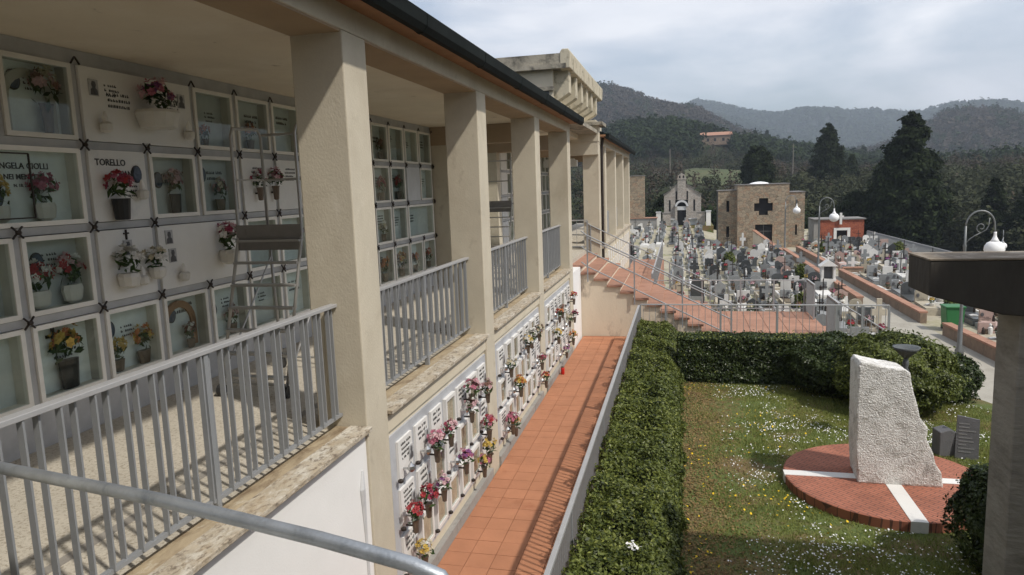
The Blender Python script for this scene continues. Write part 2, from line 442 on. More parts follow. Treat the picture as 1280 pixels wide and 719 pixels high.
# front entablature over the entrance, with slab
fp(MB().box(-3.75, -2.62, 23.42, 23.598, 5.20, 5.62), 'lintel', cream)
fp(MB().box(-5.6, -2.60, 23.40, 23.9, 5.622, 6.12), 'entablature', cream)
fp(MB().box(-5.8, -2.44, 23.25, 24.4, 6.122, 6.23), 'cornice_slab', weath)
# interior doorway seen through the entrance
fp(MB().box(-4.62, -4.45, 27.6, 27.7, 2.1, 4.95), 'door_leaf', brownd)
fp(MB().box(-4.98, -4.66, 27.55, 27.75, 2.1, 4.7), 'door_jamb', whitewall)
fp(MB().box(-4.42, -4.20, 27.5, 27.75, 2.1, 4.7), 'door_jamb', whitewall)
fp(MB().box(-5.2, -3.9, 27.45, 27.8, 4.955, 5.2).box(-5.15, -4.0, 27.42, 27.8, 5.2, 5.26), 'door_lintel', whitewall)

# raised tower over the stair head
tow = thing('stair_tower', 'raised block above the stairs with weathered cornice and row of brackets', 'tower', (-5, 22, 5.6))
def tp(mb, name, mat, bevel=0): return mb.build(name, mat, tow, wl(tow), False, bevel)
TX = -3.25
tp(MB().box(-9.0, TX, 18.8, 26.3, 5.71, 7.22), 'wall', cream_lo)
tp(MB().box(-9.0, TX + 0.04, 18.72, 18.798, 6.70, 6.80), 'string_course', weath)
tp(MB().box(-5.4, TX - 0.10, 18.77, 18.799, 5.72, 6.69), 'grey_panel', dk_grey)
tp(MB().box(-9.0, -2.86, 18.58, 26.5, 7.222, 7.34), 'cornice', weath)
tp(MB().box(-9.0, -2.92, 18.62, 26.4, 7.342, 7.60), 'parapet', weath)
for k in range(8):
    y = 18.60 + k * 0.985
    tp(MB().prism([(-3.02, 7.20), (-2.76, 7.22), (-2.74, 7.62), (-2.80, 7.70), (-2.96, 7.70), (-3.02, 7.62)], y, y + 0.86, 'y'), 'coping_block', dent_m, 0.02)
for k in range(6):
    y = 19.0 + k * 1.22
    tp(MB().prism([(TX + .002, 7.218), (-2.86, 7.218), (-2.86, 6.66), (-2.93, 6.60), (TX + .002, 6.42)], y, y + 0.42, 'y'), 'bracket', dent_m)
tp(MB().box(TX + 0.003, -2.62, 18.5, 26.3, 5.86, 5.97), 'ledge', weath)
tp(MB().box(-3.4, -2.8, 24.5, 26.3, 5.972, 6.4), 'block', cream)

# ------------------------------------------------------------------ niche walls
PY = 0.795; ROWZ = [5.50, 4.74, 3.98, 3.215, 2.45]
WX = -5.40
def frame_mesh(w, h):
    t = 0.042
    m = MB()
    e = .004
    m.box(-.02, .024, e, w - e, e, e + t).box(-.02, .024, e, w - e, h - e - t, h - e)
    m.box(-.02, .024, e, e + t, e + .0005 + t, h - e - .0005 - t).box(-.02, .024, w - e - t, w - e, e + .0005 + t, h - e - .0005 - t)
    return m.mesh('frame', frame_mb)
def liner_mesh(w, h):
    a = .03
    m = MB()
    m.box(-.125, -.021, a, a + .01, a, h - a).box(-.19, -.021, w - a - .01, w - a, a, h - a)
    m.box(-.19, -.021, a + .011, w - a - .011, a, a + .01).box(-.19, -.021, a + .011, w - a - .011, h - a - .01, h - a)
    return m.mesh('liner', sidemb)
CW1 = PY - .075; RH1 = .69
MESH = {}
for nm, w in (('s', PY - .07), ('d', 2 * PY - .07)):
    MESH['frame' + nm] = frame_mesh(w, RH1); MESH['liner' + nm] = liner_mesh(w, RH1)
    MESH['back' + nm] = MB().box(-.130, -.120, .03, w - .03, .03, RH1 - .03).mesh('back_panel', backmb)
    MESH['glass' + nm] = MB().box(.010, .014, .045, w - .045, .045, RH1 - .045).mesh('glass_pane', glass)
    MESH['slab' + nm] = MB().box(-.03, .03, .005, w - .005, .005, RH1 - .005).mesh('plaque', white_mb)
    MESH['slabg' + nm] = MB().box(-.03, .03, .005, w - .005, .005, RH1 - .005).mesh('plaque', lite_mb)
def oval_mesh(ry, rz, n=16):
    return MB().prism([(ry * math.cos(2 * math.pi * i / n), rz * math.sin(2 * math.pi * i / n)) for i in range(n)], 0, .012, 'x')
MESH['oval'] = oval_mesh(.055, .075).mesh('portrait', photo_b)
MESH['ovalrim'] = oval_mesh(.066, .088).mesh('portrait_rim', ink)
MESH['photo'] = MB().box(0, .01, -.055, .055, -.075, .075).mesh('portrait', photo_l)
_b = MB().prism([(-.045, -.068), (.045, -.068), (.04, -.02), (.018, -.002), (.027, .03), (.018, .058), (-.018, .058), (-.027, .03), (-.018, -.002), (-.04, -.02)], .0105, .012, 'x')
_n = len(MESH['photo'].polygons); _m = _b.mesh('bust', photo_d)
import bmesh
_bm = bmesh.new(); _bm.from_mesh(MESH['photo']); _k = len(_bm.faces); _bm.from_mesh(_m); _bm.faces.ensure_lookup_table()
for _i in range(_k, len(_bm.faces)): _bm.faces[_i].material_index = 1
_bm.to_mesh(MESH['photo']); _bm.free(); MESH['photo'].materials.append(photo_d)
def scribble(w, rows, seed, hh=.03):
    g = random.Random(seed); m = MB()
    for r in range(rows):
        y = g.uniform(0, .12) * w; end = w * g.uniform(.72, 1.0)
        while y < end:
            l = g.uniform(.012, .028)
            z = -r * hh * 1.9
            m.box(0, .003, y, y + l * .35, z, z + hh * g.uniform(.7, 1)).box(0, .003, y + l * .45, y + l * .8, z, z + hh * g.choice((.5, .5, .9)))
            y += l + (.03 if g.random() < .16 else .008)
    return m.mesh('inscription', ink)
SCR = [scribble(.30, 3, 1), scribble(.26, 4, 2, .026), scribble(.34, 2, 3, .036), scribble(.2, 3, 4, .024)]
clampX = MB()
for s in (-1, 1): clampX.bar((.04, -.05, -.05 * s), (.04, .05, .05 * s), .011, .014, (1, 0, 0))
clampX.lathe([(.018, -.018), (.026, 0), (.018, .018)], (.05, 0, 0), 6)
clampX = clampX.mesh('corner_clamp', bronze)
clampV = MB()
for s in (-1, 1): clampV.bar((.04, 0, .025), (.04, .05 * s, -.038), .011, .014, (1, 0, 0))
clampV = clampV.mesh('corner_clamp', bronze)

def text_mesh(txt, size, mat):
    cu = bpy.data.curves.new('lettering', 'FONT'); cu.body = txt; cu.size = size; cu.extrude = 0.002; cu.resolution_u = 2; cu.offset = size * 0.012
    ob = bpy.data.objects.new('tmp', cu); COL.objects.link(ob)
    dg = bpy.context.evaluated_depsgraph_get(); dg.update()
    me = bpy.data.meshes.new_from_object(ob.evaluated_get(dg))
    bpy.data.objects.remove(ob)
    me.materials.clear(); me.materials.append(mat)
    return me
def put_text(txt, size, parent, y, z, x=.034, mat=None, centre=False):
    me = text_mesh(txt, size, mat or ink)
    if centre: y -= (max(v.co.x for v in me.vertices)) / 2
    o = link('inscription', me, parent, (x, y, z), rot=(math.pi / 2, 0, math.pi / 2))
    return o

def niche_wall(label, y0, layout, seed, detail=True):
    """layout: list of 4 strings; F frame, P plaque, D double frame, W double plaque, '-' second half of a double"""
    n = len(layout[0]); g = random.Random(seed)
    root = thing('niche_wall', label, 'niche wall', (WX, y0, ZF))
    cells = {}
    def put(name, me, x, y, z, parent=None): return link(name, me, parent or root, (x, y, z))
    def world(mb, name, mat): return mb.build(name, mat, root, (-WX, -y0, -ZF))
    y1 = y0 + n * PY
    world(MB().box(-5.78, -5.602, y0, y1, ZF + .002, 5.598), 'backing_wall', conc)
    world(MB().box(-5.60, -5.40, y0, y1, ZF + .002, ROWZ[4] - .036), 'base_slab', grey_mb)
    world(MB().box(-5.60, -5.40, y0, y1, ROWZ[0] + .036, 5.597), 'top_slab', grey_mb)
    for z in ROWZ:
        world(MB().box(-5.60, -5.395, y0, y1, z - .035, z + .035), 'marble_strip', grey_mb)
    for r in range(4):
        zt, zb = ROWZ[r], ROWZ[r + 1]
        for i in range(n + 1):
            if i < n and i > 0 and layout[r][i] == '-': continue
            y = y0 + i * PY
            a, b = max(y0, y - .034), min(y1, y + .034)
            world(MB().box(-5.598, -5.398, a, b, zb + .036, zt - .036), 'marble_strip', grey_mb)
            if detail:
                put('corner_clamp', clampV if r == 0 else clampX, 0, y - y0, zt - ZF)
        for i in range(n):
            t = layout[r][i]
            if t == '-': continue
            dbl = 'd' if t in 'DW' else 's'
            w = (2 * PY if dbl == 'd' else PY) - .07
            loc = (0, i * PY + .035, zb + .036 - ZF)
            if t in 'FD':
                f = put('niche_window', MESH['frame' + dbl], *loc)
                put('liner', MESH['liner' + dbl], 0, 0, 0, f)
                bk = put('back_panel', MESH['back' + dbl], 0, 0, 0, f)
                if detail:
                    if g.random() < .6:
                        yy = g.uniform(.16, .3); zz = g.uniform(.38, .5)
                        put('portrait_rim', MESH['ovalrim'], -.119, yy, zz, f); put('portrait', MESH['oval'], -.114, yy, zz, f)
                    put('inscription', g.choice(SCR), -.118, g.uniform(.28, .36), g.uniform(.42, .52), f)
                put('glass_pane', MESH['glass' + dbl], 0, 0, 0, f)
            else:
                f = put('niche_plaque', MESH[('slab' if g.random() < .7 else 'slabg') + dbl], *loc)
            cells[(r, i)] = f
    return root, cells

nwA, cA = niche_wall('grey marble wall of framed burial niches inside the near gallery bays', 3.98 - 4 * PY,
    ['FFFF' + 'FF' + 'W-' + 'FFF' + 'FFF' + 'FFFF',
     'FFFF' + 'D-' + 'P' + 'FF' + 'PP' + 'FFF' + 'FFPF',
     'FFFF' + 'FF' + 'P' + 'W-' + 'FF' + 'FFF' + 'FFD-',
     'FFFF' + 'FF' + 'F' + 'FF' + 'FF' + 'FFF' + 'FFFF'], 3)
nwB, cB = niche_wall('shaded niche wall with white plaques seen between the second and third columns', 15.56, ['FFFFF', 'FFFPF', 'PFPFF', 'FFFFF'][:4], 5, False)
nwC, cC = niche_wall('shaded niche wall behind the third column, white framed', 19.72, ['PPPF', 'FPPF', 'PPPF', 'FPPF'], 6, False)
nwD, cD = niche_wall('distant niche wall visible beyond the fourth column', 24.04, ['FFFFFFF', 'FFFFFFF', 'FFFFFFF', 'FFFFFFF'], 8, False)
# particular plaques (cell index offset 4)
def slot(r, i): return cA[(r, i + 4)]
def photo(c, y, z, k='photo', x=.031): return link('portrait', MESH[k], c, (x, y, z))
c = slot(0, 2)                                       # long plaque with two portraits
photo(c, .15, .50); photo(c, 1.36, .50)
for k, (y, z) in enumerate(((.28, .53), (.30, .45), (1.05, .53), (1.05, .45))):
    link('inscription', SCR[(k + 3) % 4], c, (.031, y, z))
c = slot(1, 0)
put_text('ANGELA CIOLLI', .074, c, 1.02, .50, -.117, centre=True)
put_text('NEI MENETTI', .064, c, 1.02, .41, -.117, centre=True)
put_text('N. 18. 2. 1905', .038, c, 1.03, .345, -.117, centre=True)
link('portrait_rim', MESH['ovalrim'], c, (-.119, .74, .26)); link('portrait', MESH['oval'], c, (-.114, .74, .26))
link('glass_door', MB().bar((.02, .97, .08), (.02, .97, .62), .012, .012).bar((.02, .97, .62), (.02, .10, .62), .012, .012).bar((.02, .97, .08), (.02, .10, .08), .012, .012).mesh('glass_door', bronze), c)
c = slot(1, 2)
put_text('TORELLO', .088, c, .07, .54); put_text('CIPRIANI', .075, c, .24, .44)
link('inscription', SCR[3], c, (.031, .42, .33)); link('portrait_rim', MESH['ovalrim'], c, (.031, .58, .46)); photo(c, .58, .46, 'oval', .040)
c = slot(2, 2)
photo(c, .36, .50); link('iron_cross', MB().box(.031, .045, .345, .36, .58, .68).box(.031, .045, .32, .385, .635, .65).mesh('iron_cross', bronze), c)
c = slot(2, 3)
photo(c, .16, .56); photo(c, .19, .36)
c = slot(3, 1)
link('iron_cross', MB().box(-.118, -.105, .30, .33, .40, .62).box(-.1185, -.1055, .24, .39, .53, .56).mesh('iron_cross', bronze), c)
put_text('LUCIA', .08, c, .10, .34, -.186) if False else None
for r, i in ((1, 5), (1, 6)): link('inscription', SCR[1], slot(r, i), (.031, .2, .55))
# arched marble surrounds inside two niches
def arch(c, mat):
    m = MB(); n = 10; pts = [(.12 + .0, .06)]
    outer = [(.36 - .27 * math.cos(math.pi * k / n), .34 + .26 * math.sin(math.pi * k / n)) for k in range(n + 1)]
    inner = [(.36 - .19 * math.cos(math.pi * k / n), .34 + .18 * math.sin(math.pi * k / n)) for k in range(n + 1)]
    m.prism([(.09, .06)] + outer + [(.63, .06), (.55, .06)] + inner[::-1] + [(.17, .06)], -.119, -.095, 'x')
    link('stone_arch', m.mesh('stone_arch', mat), c)
arch(slot(0, 1), sidemb); arch(slot(3, 3), eave_m)

lite_mb2 = M('grey_panel_marble', (0.44, 0.45, 0.47), 0.5, 0.12, 3, 0.04, 30, blot=[((0.34, 0.35, 0.37), 2.0, 0.5, 0.72)])
# lower ossuary wall ------------------------------------------------
oss_frame = MB(); w, h, t = .365, .405, .042
oss_frame.box(0, .045, 0, w, 0, t).box(0, .045, 0, w, h - t, h).box(0, .045, 0, t, t + .0005, h - t - .0005).box(0, .045, w - t, w, t + .0005, h - t - .0005)
oss_frame = oss_frame.mesh('frame', white_mb)
oss_back = MB().box(.002, .015, t, w - t, t, h - t).mesh('back_panel', M('ossuary_back', (0.56, 0.43, 0.33), 0.6, 0.35, 9, 0.0, obrand=0.3))
oss_glass = MB().box(.03, .034, t, w - t, t, h - t).mesh('glass_pane', glass)
oss_pl = MB().box(0, .026, 0, w, 0, h).mesh('plaque', white_mb)
oss_clip = MB().lathe([(.012, 0), (.03, .012), (.03, .03), (.012, .042)], (.05, 0, -.02), 6).mesh('clip', bronze)
oss_scr = [scribble(.26, 3, 11, .03), scribble(.24, 3, 12, .036), scribble(.28, 4, 13, .026)]
oss_lamp = MB().tube([(0, 0, 0), (.07, 0, 0)], .012, 6).lathe([(.02, -.03), (.04, 0), (.035, .03), (.012, .06), (.006, .075)], (.085, 0, 0), 8).mesh('grave_lamp', M('chrome_lamp', (.5, .5, .5), .25, .05, 5, 0, metal=.9))
OSX = -2.74
OY = [6.20, 10.16, 14.15]
PATT = [['PPPFPFP', 'PPFPFFP', 'PFFFFFP'], ['PFFPPFP', 'FPFFFPP', 'PFFFFFP'], ['FPPPFPP', 'FPFPPFP', 'FFPFPPF']]
WHERE = ['first bay from the foreground', 'second bay', 'farthest bay']
ow = thing('ossuary_wall', 'lower wall of small white ossuary plaques above the terracotta walkway', 'niche wall', (OSX, 12, 0))
for b in range(3):
    g = random.Random(20 + b)
    MB().box(-2.764, OSX, OY[b] - .12, OY[b] + 3.35, .26, 1.86).build('marble_panel', lite_mb2, ow, wl(ow))
    for r in range(3):
        for i in range(7):
            y = OY[b] + .02 + i * .475; z = (1.36, .86, .36)[r]
            t_ = PATT[b][r][i]
            loc = (.001, y - 12, z)
            if t_ == 'F':
                f = link('ossuary_window', oss_frame, ow, loc); link('back_panel', oss_back, f); link('glass_pane', oss_glass, f)
            else:
                f = link('ossuary_plaque', oss_pl, ow, loc); link('inscription', g.choice(oss_scr), f, (.027, .06, .34))
                if g.random() < .75: link('portrait', MESH['photo'], f, (.027, .31, .20))
                if g.random() < .85: link('grave_lamp', oss_lamp, f, (.026, .10, .10))
            link('clip', oss_clip, ow, (.0, y - .035 - 12, z + .02))
            if i == 6: link('clip', oss_clip, ow, (.0, y + .44 - 12, z + .02))
# far block ossuary plaques
for k in range(14):
    for r in range(3):
        f = link('ossuary_plaque', oss_pl, far, (-2.653 + 4.0, 24.6 + k * .95 - 31, (1.36, .86, .36)[r]))

# ================================================================== RAILINGS
bar_me = {}
def railing(name, label, p0, p1, h, spacing=.11, bw=.035, bt=.008, zig=0.0, posts=(), rail=(.055, .03), base=.12, mat=None, group=None, skirt=None, cat='railing', postdrop=.0, barmat=None):
    """straight railing; p0, p1 on the ground line"""
    p0 = Vector(p0); p1 = Vector(p1); d = p1 - p0; Ln = d.length; mat = mat or steel_p
    root = thing(name, label, cat, tuple(p0), 0, group)
    dn = d.normalized(); nrm = Vector((-dn.y, dn.x, 0)).normalized()
    MB().bar((0, 0, h), d + Vector((0, 0, h)), rail[0], rail[1]).build('top_rail', steel_l if mat is steel_p else mat, root, bevel=.004)
    MB().bar((0, 0, base), d + Vector((0, 0, base)), .035, .025).build('bottom_rail', mat, root)
    n = max(2, int(Ln / spacing))
    ang = math.atan2(dn.y, dn.x)
    key = (round(h, 2), round(base, 2), bw, bt)
    if key not in bar_me:
        bar_me[key] = MB().box(-bw / 2, bw / 2, -bt / 2, bt / 2, base + .0, h - rail[1] / 2).mesh('bar', barmat or mat)
    for k in range(n + 1):
        q = d * ((k + .5) / (n + 1)) + nrm * (zig if k % 2 else -zig)
        link('bar', bar_me[key], root, tuple(q), rot=(0, 0, ang + math.pi / 2))
    for t in posts:
        q = d * t
        MB().box(q.x - .025, q.x + .025, q.y - .02, q.y + .02, q.z - postdrop, q.z + h - rail[1] / 2).build('post', mat, root)
    return root

names = ['gallery railing in front of the nearest bay, beside the foreground tube', 'gallery railing between the first and second columns', 'gallery railing between the second and third columns', 'gallery railing between the third and fourth columns']
for k in range(4):
    railing('gallery_railing', 'grey steel ' + names[k], (-2.965, COLY[k] + CW + .004, ZS), (-2.965, COLY[k + 1] - .004, ZS), 1.09, .105, .036, .012, .012, (.5,), (.07, .03), .10, group='gallery railings', postdrop=.012)
railing('walkway_railing', 'long grey bar railing between the terracotta walkway and the hedge', (-1.09, 3.6, 0), (-1.09, 18.78, 0), 1.0, .105, .035, .008, 0, (.0, .2, .4, .6, .8, 1.0), (.05, .04), .06)
railing('landing_railing', 'grey railing along the near edge of the stair landing behind the hedge', (-1.06, 18.85, 0), (5.0, 18.85, 0), 1.02, .16, .012, .012, 0, (0, .11, .34, .57, .8, .9, 1.0), (.045, .03), .1)
railing('landing_railing', 'grey railing along the far edge of the landing before the graves', (-.8, 23.62, 0), (3.80, 23.62, 0), 1.02, .45, .012, .012, 0, (0, .32, .58, .8, 1.0), (.04, .03), .1)
railing('landing_railing', 'dark grey short railing seen end-on at the near corner of the landing', (3.86, 18.95, 0), (3.86, 20.3, 0), 1.05, .10, .05, .012, 0, (0, 1), (.05, .03), .06)
railing('landing_railing', 'dark grey short railing seen end-on at the far corner of the landing', (3.86, 22.3, 0), (3.86, 23.55, 0), 1.05, .10, .05, .012, 0, (0, 1), (.05, .03), .06)
railing('walkway_railing', 'grey bar railing of the farther walkway beside the graves', (-1.0, 25.4, 0), (-1.0, 40, 0), 1.02, .14, .06, .012, 0, (0, .5, 1), (.05, .04), .06)
railing('upper_landing_railing', 'small grey railing on the upper landing beside the entrance', (-3.95, 23.3, 2.1), (-3.0, 23.3, 2.1), .98, .3, .012, .012, 0, (0, 1), (.04, .03), .12)

# foreground tube handrail
hr = thing('tube_handrail', 'thick galvanised tube handrail crossing the lower left foreground', 'handrail', (-.72, 1.85, 0))
tp_ = [Vector((-3.35, 2.34, 3.115)), Vector((-2.72, 2.2, 3.142)), Vector((-1.80, 2.02, 3.15)), Vector((-1.12, 1.91, 3.118)), Vector((-.80, 1.87, 3.085)), Vector((-.70, 1.86, 3.058)), Vector((-.66, 1.855, 3.00)), Vector((-.655, 1.85, 2.90)), Vector((-.655, 1.85, 0.0))]
MB().tube([p - hr.location for p in tp_], .0245, 16).build('tube', galv, hr, smooth=True)

# ================================================================== WALKWAY
wk = tag(MB().box(-2.69, -1.0, 3.0, 19.6, -.6, -.012).build('walkway', grout), kind='structure')
tme = MB().box(-.1465, .1465, -.1465, .1465, -.011, .003)
tme = tme.mesh('tile', terr)
nx = 0
for i in range(5):
    for j in range(46):
        x = -2.54 + .30 * i; y = 5.75 + .30 * j
        if y > 19.45: continue
        o = link('tile', tme, wk, (x, y, random.uniform(-.0015, .0015)))
tag(MB().box(-1.18, -1.0, 3.0, 18.8, -.6, .01).build('walkway_kerb', conc), kind='structure')
cd = thing('votive_candle', 'small red votive candle standing on the terracotta walkway', 'candle', (-2.60, 15.36, .004))
MB().lathe([(.035, 0), (.042, .02), (.042, .14), (.036, .16)], (0, 0, 0), 12).build('jar', red_pl, cd, smooth=True)
MB().lathe([(.038, .161), (.038, .175), (.01, .19)], (0, 0, 0), 12).build('lid', vase_b, cd)

# ================================================================== STAIRS AND LANDING
st = thing('outdoor_stair', 'wide terracotta stair with stained cream side wall going down to the landing', 'stairs', (-1, 21.6, 0))
def sp(mb, name, mat, bevel=0): return mb.build(name, mat, st, wl(st), False, bevel)
prof = [(-3.3, -.3), (-3.3, 1.91), (-2.74, 1.91)]
for i in range(10):
    zt = 1.80 - .18 * i - .062
    prof += [(-2.738 + .365 * i, zt), (-2.738 + .365 * (i + 1), zt)]
prof += [(.91, -.3)]
sp(MB().prism(prof, 19.62, 23.56, 'y'), 'stair_body', stainwall)
for i in range(10):
    x = -2.72 + .365 * i; zt = 1.80 - .18 * i
    for k in range(4):
        sp(MB().box(x - .02, x + .365 + .03, 19.56 + k * 1.01, 19.56 + k * 1.01 + 1.0, zt - .06, zt + .002 * ((i + k) % 2)), 'tread', terr2, .006)
for k in range(4):
    sp(MB().box(-3.45, -2.70, 19.56 + k * .96, 20.51 + k * .96, 1.915, 1.98), 'landing_slab', terr2, .006)
# stair railings: posts and three sloping tubes
def stair_rail(label, y, x0, n, hs):
    sl = -.18 / .365
    root = thing('stair_railing', label, 'railing', (x0, y, 1.8))
    Lx = 3.9
    for h in hs:
        MB().tube([(-.15, 0, h + .12), (0, 0, h), (Lx, 0, h + sl * Lx)], .018, 8).build('rail_tube', steel_p, root)
    for k in range(n):
        x = .02 + (Lx - .05) * k / (n - 1)
        MB().bar((x, 0, sl * x - .25), (x, 0, sl * x + hs[0]), .035, .035).build('post', steel_p, root)
    return root
stair_rail('grey three-tube handrail along the near side of the terracotta stair', 19.53, -2.55, 4, (1.05, .62, .18))
stair_rail('grey three-tube handrail along the far side of the terracotta stair', 23.58, -2.95, 4, (1.1, .62, .18))

ld = tag(MB().box(.90, 3.95, 18.75, 23.70, -1.85, -.012).box(-2.6, .90, 23.565, 25.3, -1.85, -.012).box(-2.6, -.92, 25.3, 40.2, -1.85, -.012).build('landing_terrace', terr2), kind='structure')
lt = MB().box(-.243, .243, -.243, .243, -.011, .003).mesh('tile', terr2)
for i in range(6):
    for j in range(10):
        link('tile', lt, ld, (1.16 + .5 * i, 19.02 + .487 * j, random.uniform(-.001, .001)))
for j in range(28):
    for i in range(3):
        link('tile', lt, ld, (-2.3 + .5 * i, 25.6 + .5 * j, 0))
# side steps from the landing down to the graves
ss = thing('side_stair', 'short terracotta stair leaving the landing towards the graves on the right', 'stairs', (4, 21.2, -1.8))
for i in range(9):
    x = 3.955 + .30 * i
    MB().box(x, x + .30, 20.35, 22.25, -1.8, -.2 * (i + 1) + .02).build('step', terr2, ss, wl(ss))
r1 = thing('side_stair_railing', 'sloping grey railing beside the short stair right of the landing', 'railing', (4.0, 20.32, 0))
MB().tube([(0, 0, .95), (2.9, 0, -.95)], .02, 8).build('rail_tube', steel_p, r1)
MB().tube([(0, 0, .15), (2.9, 0, -1.75)], .02, 8).build('rail_tube', steel_p, r1)
for k in range(22):
    x = .06 + k * .13; z = -x * 1.9 / 2.9
    MB().bar((x, 0, z + .15), (x, 0, z + .95), .012, .012).build('bar', steel_p, r1)
for x in (0.01, 1.45, 2.88):
    z = -x * 1.9 / 2.9
    MB().bar((x, 0, max(z - .1, -1.8)), (x, 0, z + .97), .04, .04).build('post', steel_p, r1)

# ================================================================== GARDEN
lawn_poly = [(-1.0, 2.0), (7.5, 2.0), (7.5, 12.3), (5.75, 13.6), (5.1, 15.2), (5.0, 18.7), (-1.0, 18.7)]
tag(MB().prism(lawn_poly, -1.9, 0.0, 'z').build('lawn', dirt), kind='structure')
# grass blades
g = np.random.default_rng(11)
def vnoise(x, y, s, seed=0):
    a = np.sin(x * s * 1.3 + seed) + np.sin(y * s * 1.7 + seed * 2.1) + np.sin((x + y) * s * .9 + seed * .7) + np.sin((x - 1.6 * y) * s * .6 + 1.3 * seed)
    return a / 4
n = 330000
X = g.uniform(-.1, 6.6, n); Y = g.uniform(6.0, 15.2, n)
dens = .62 + .5 * vnoise(X, Y, 2.3, 1) + .25 * vnoise(X, Y, 6.1, 4) - 1.0 * np.clip(1 - (X - .15) / 1.1, 0, 1) * (.8 + .5 * vnoise(X, Y, 3.0, 3))
keep = (g.uniform(0, 1, n) < np.clip(dens, .10, 1)) & ((X - 2.70) ** 2 + (Y - 10.03) ** 2 > 1.31 ** 2) & (Y < 13.4 + np.clip((5.6 - X) * 1.2, 0, 3)) & (X < 0.45 * Y + .9)
X = X[keep]; Y = Y[keep]; n = len(X)
hgt = g.uniform(.018, .05, n) * (1 + .3 * vnoise(X, Y, 3.1, 2)); a = g.uniform(0, 6.283, n); wd = g.uniform(.0035, .007, n)
lean = g.normal(0, .022, (n, 2))
V = np.zeros((n, 3, 3))
V[:, 0] = np.stack([X - np.cos(a) * wd, Y - np.sin(a) * wd, np.zeros(n)], 1)
V[:, 1] = np.stack([X + np.cos(a) * wd, Y + np.sin(a) * wd, np.zeros(n)], 1)
V[:, 2] = np.stack([X + lean[:, 0], Y + lean[:, 1], hgt], 1)
grassm = leafmat('grass_blades', (0.12, 0.16, 0.034), (0.33, 0.35, 0.095), .3, .6, 1.4)
tag(link('grass', quads_mesh('grass', V, grassm, 3)), 'short patchy grass covering the garden lawn', 'grass', kind='stuff')
def flowers_field(name, label, n, mat, size, fn, seed):
    g = np.random.default_rng(seed)
    X = g.uniform(.05, 6, n * 8); Y = g.uniform(7.2, 14.8, n * 8)
    pr = fn(X, Y)
    k = (g.uniform(0, 1, len(X)) < pr) & ((X - 2.70) ** 2 + (Y - 10.03) ** 2 > 1.36 ** 2) & (Y < 13.3 + np.clip((5.6 - X) * 1.2, 0, 3)) & (X < 0.45 * Y + .9)
    X = X[k][:n]; Y = Y[k][:n]; m = len(X)
    s = size * g.uniform(.7, 1.2, m)[:, None]; tilt = g.normal(0, .35, (m, 2))
    V = np.zeros((m, 6, 3)); z = g.uniform(.035, .06, m)
    for i in range(6):
        dx = np.cos(i * math.pi / 3); dy = np.sin(i * math.pi / 3)
        V[:, i] = np.stack([X + s[:, 0] * dx, Y + s[:, 0] * dy, z + s[:, 0] * (dx * tilt[:, 0] + dy * tilt[:, 1])], 1)
    tag(link(name, quads_mesh(name, V, mat, 6)), label, 'flowers', kind='stuff')
pw_ = M('daisy_petals', (.80, .80, .78), .7, .02, 5, 0); py_ = M('dandelion_petals', (.75, .50, .02), .7, .05, 5, 0)
flowers_field('daisies', 'white daisies scattered over the green part of the lawn', 3600, pw_, .0095,
    lambda x, y: np.clip(.12 + .9 * vnoise(x, y, 1.7, 5) + .6 * vnoise(x, y, 6.3, 1) + .3 * vnoise(x, y, 13, 2), 0.012, .9) ** 1.3 * np.clip((x - .45) / .8, .0, 1), 5)
flowers_field('dandelions', 'yellow dandelions dotted over the dry part of the lawn', 420, py_, .013,
    lambda x, y: np.clip(.3 + .7 * vnoise(x, y, 2.1, 9), .02, .8) * np.clip(1.7 - x * .75, .04, 1), 6)
# dry leaf litter strip
nl = 9000
X = np.abs(g.normal(0.22, .42, nl)) - .02; Y = g.uniform(7.2, 15, nl)
P = np.stack([X, Y, g.uniform(.004, .02, nl)], 1)
V = leaves(P, np.tile([0, 0, 1.0], (nl, 1)), .017, .6, .35, 3)
tag(link('leaf_litter', quads_mesh('leaf_litter', V, leafmat('dry_leaves', (.16, .10, .045), (.32, .23, .11), .1, .8))), 'brown dry leaf litter along the foot of the hedge', 'leaves', kind='stuff')

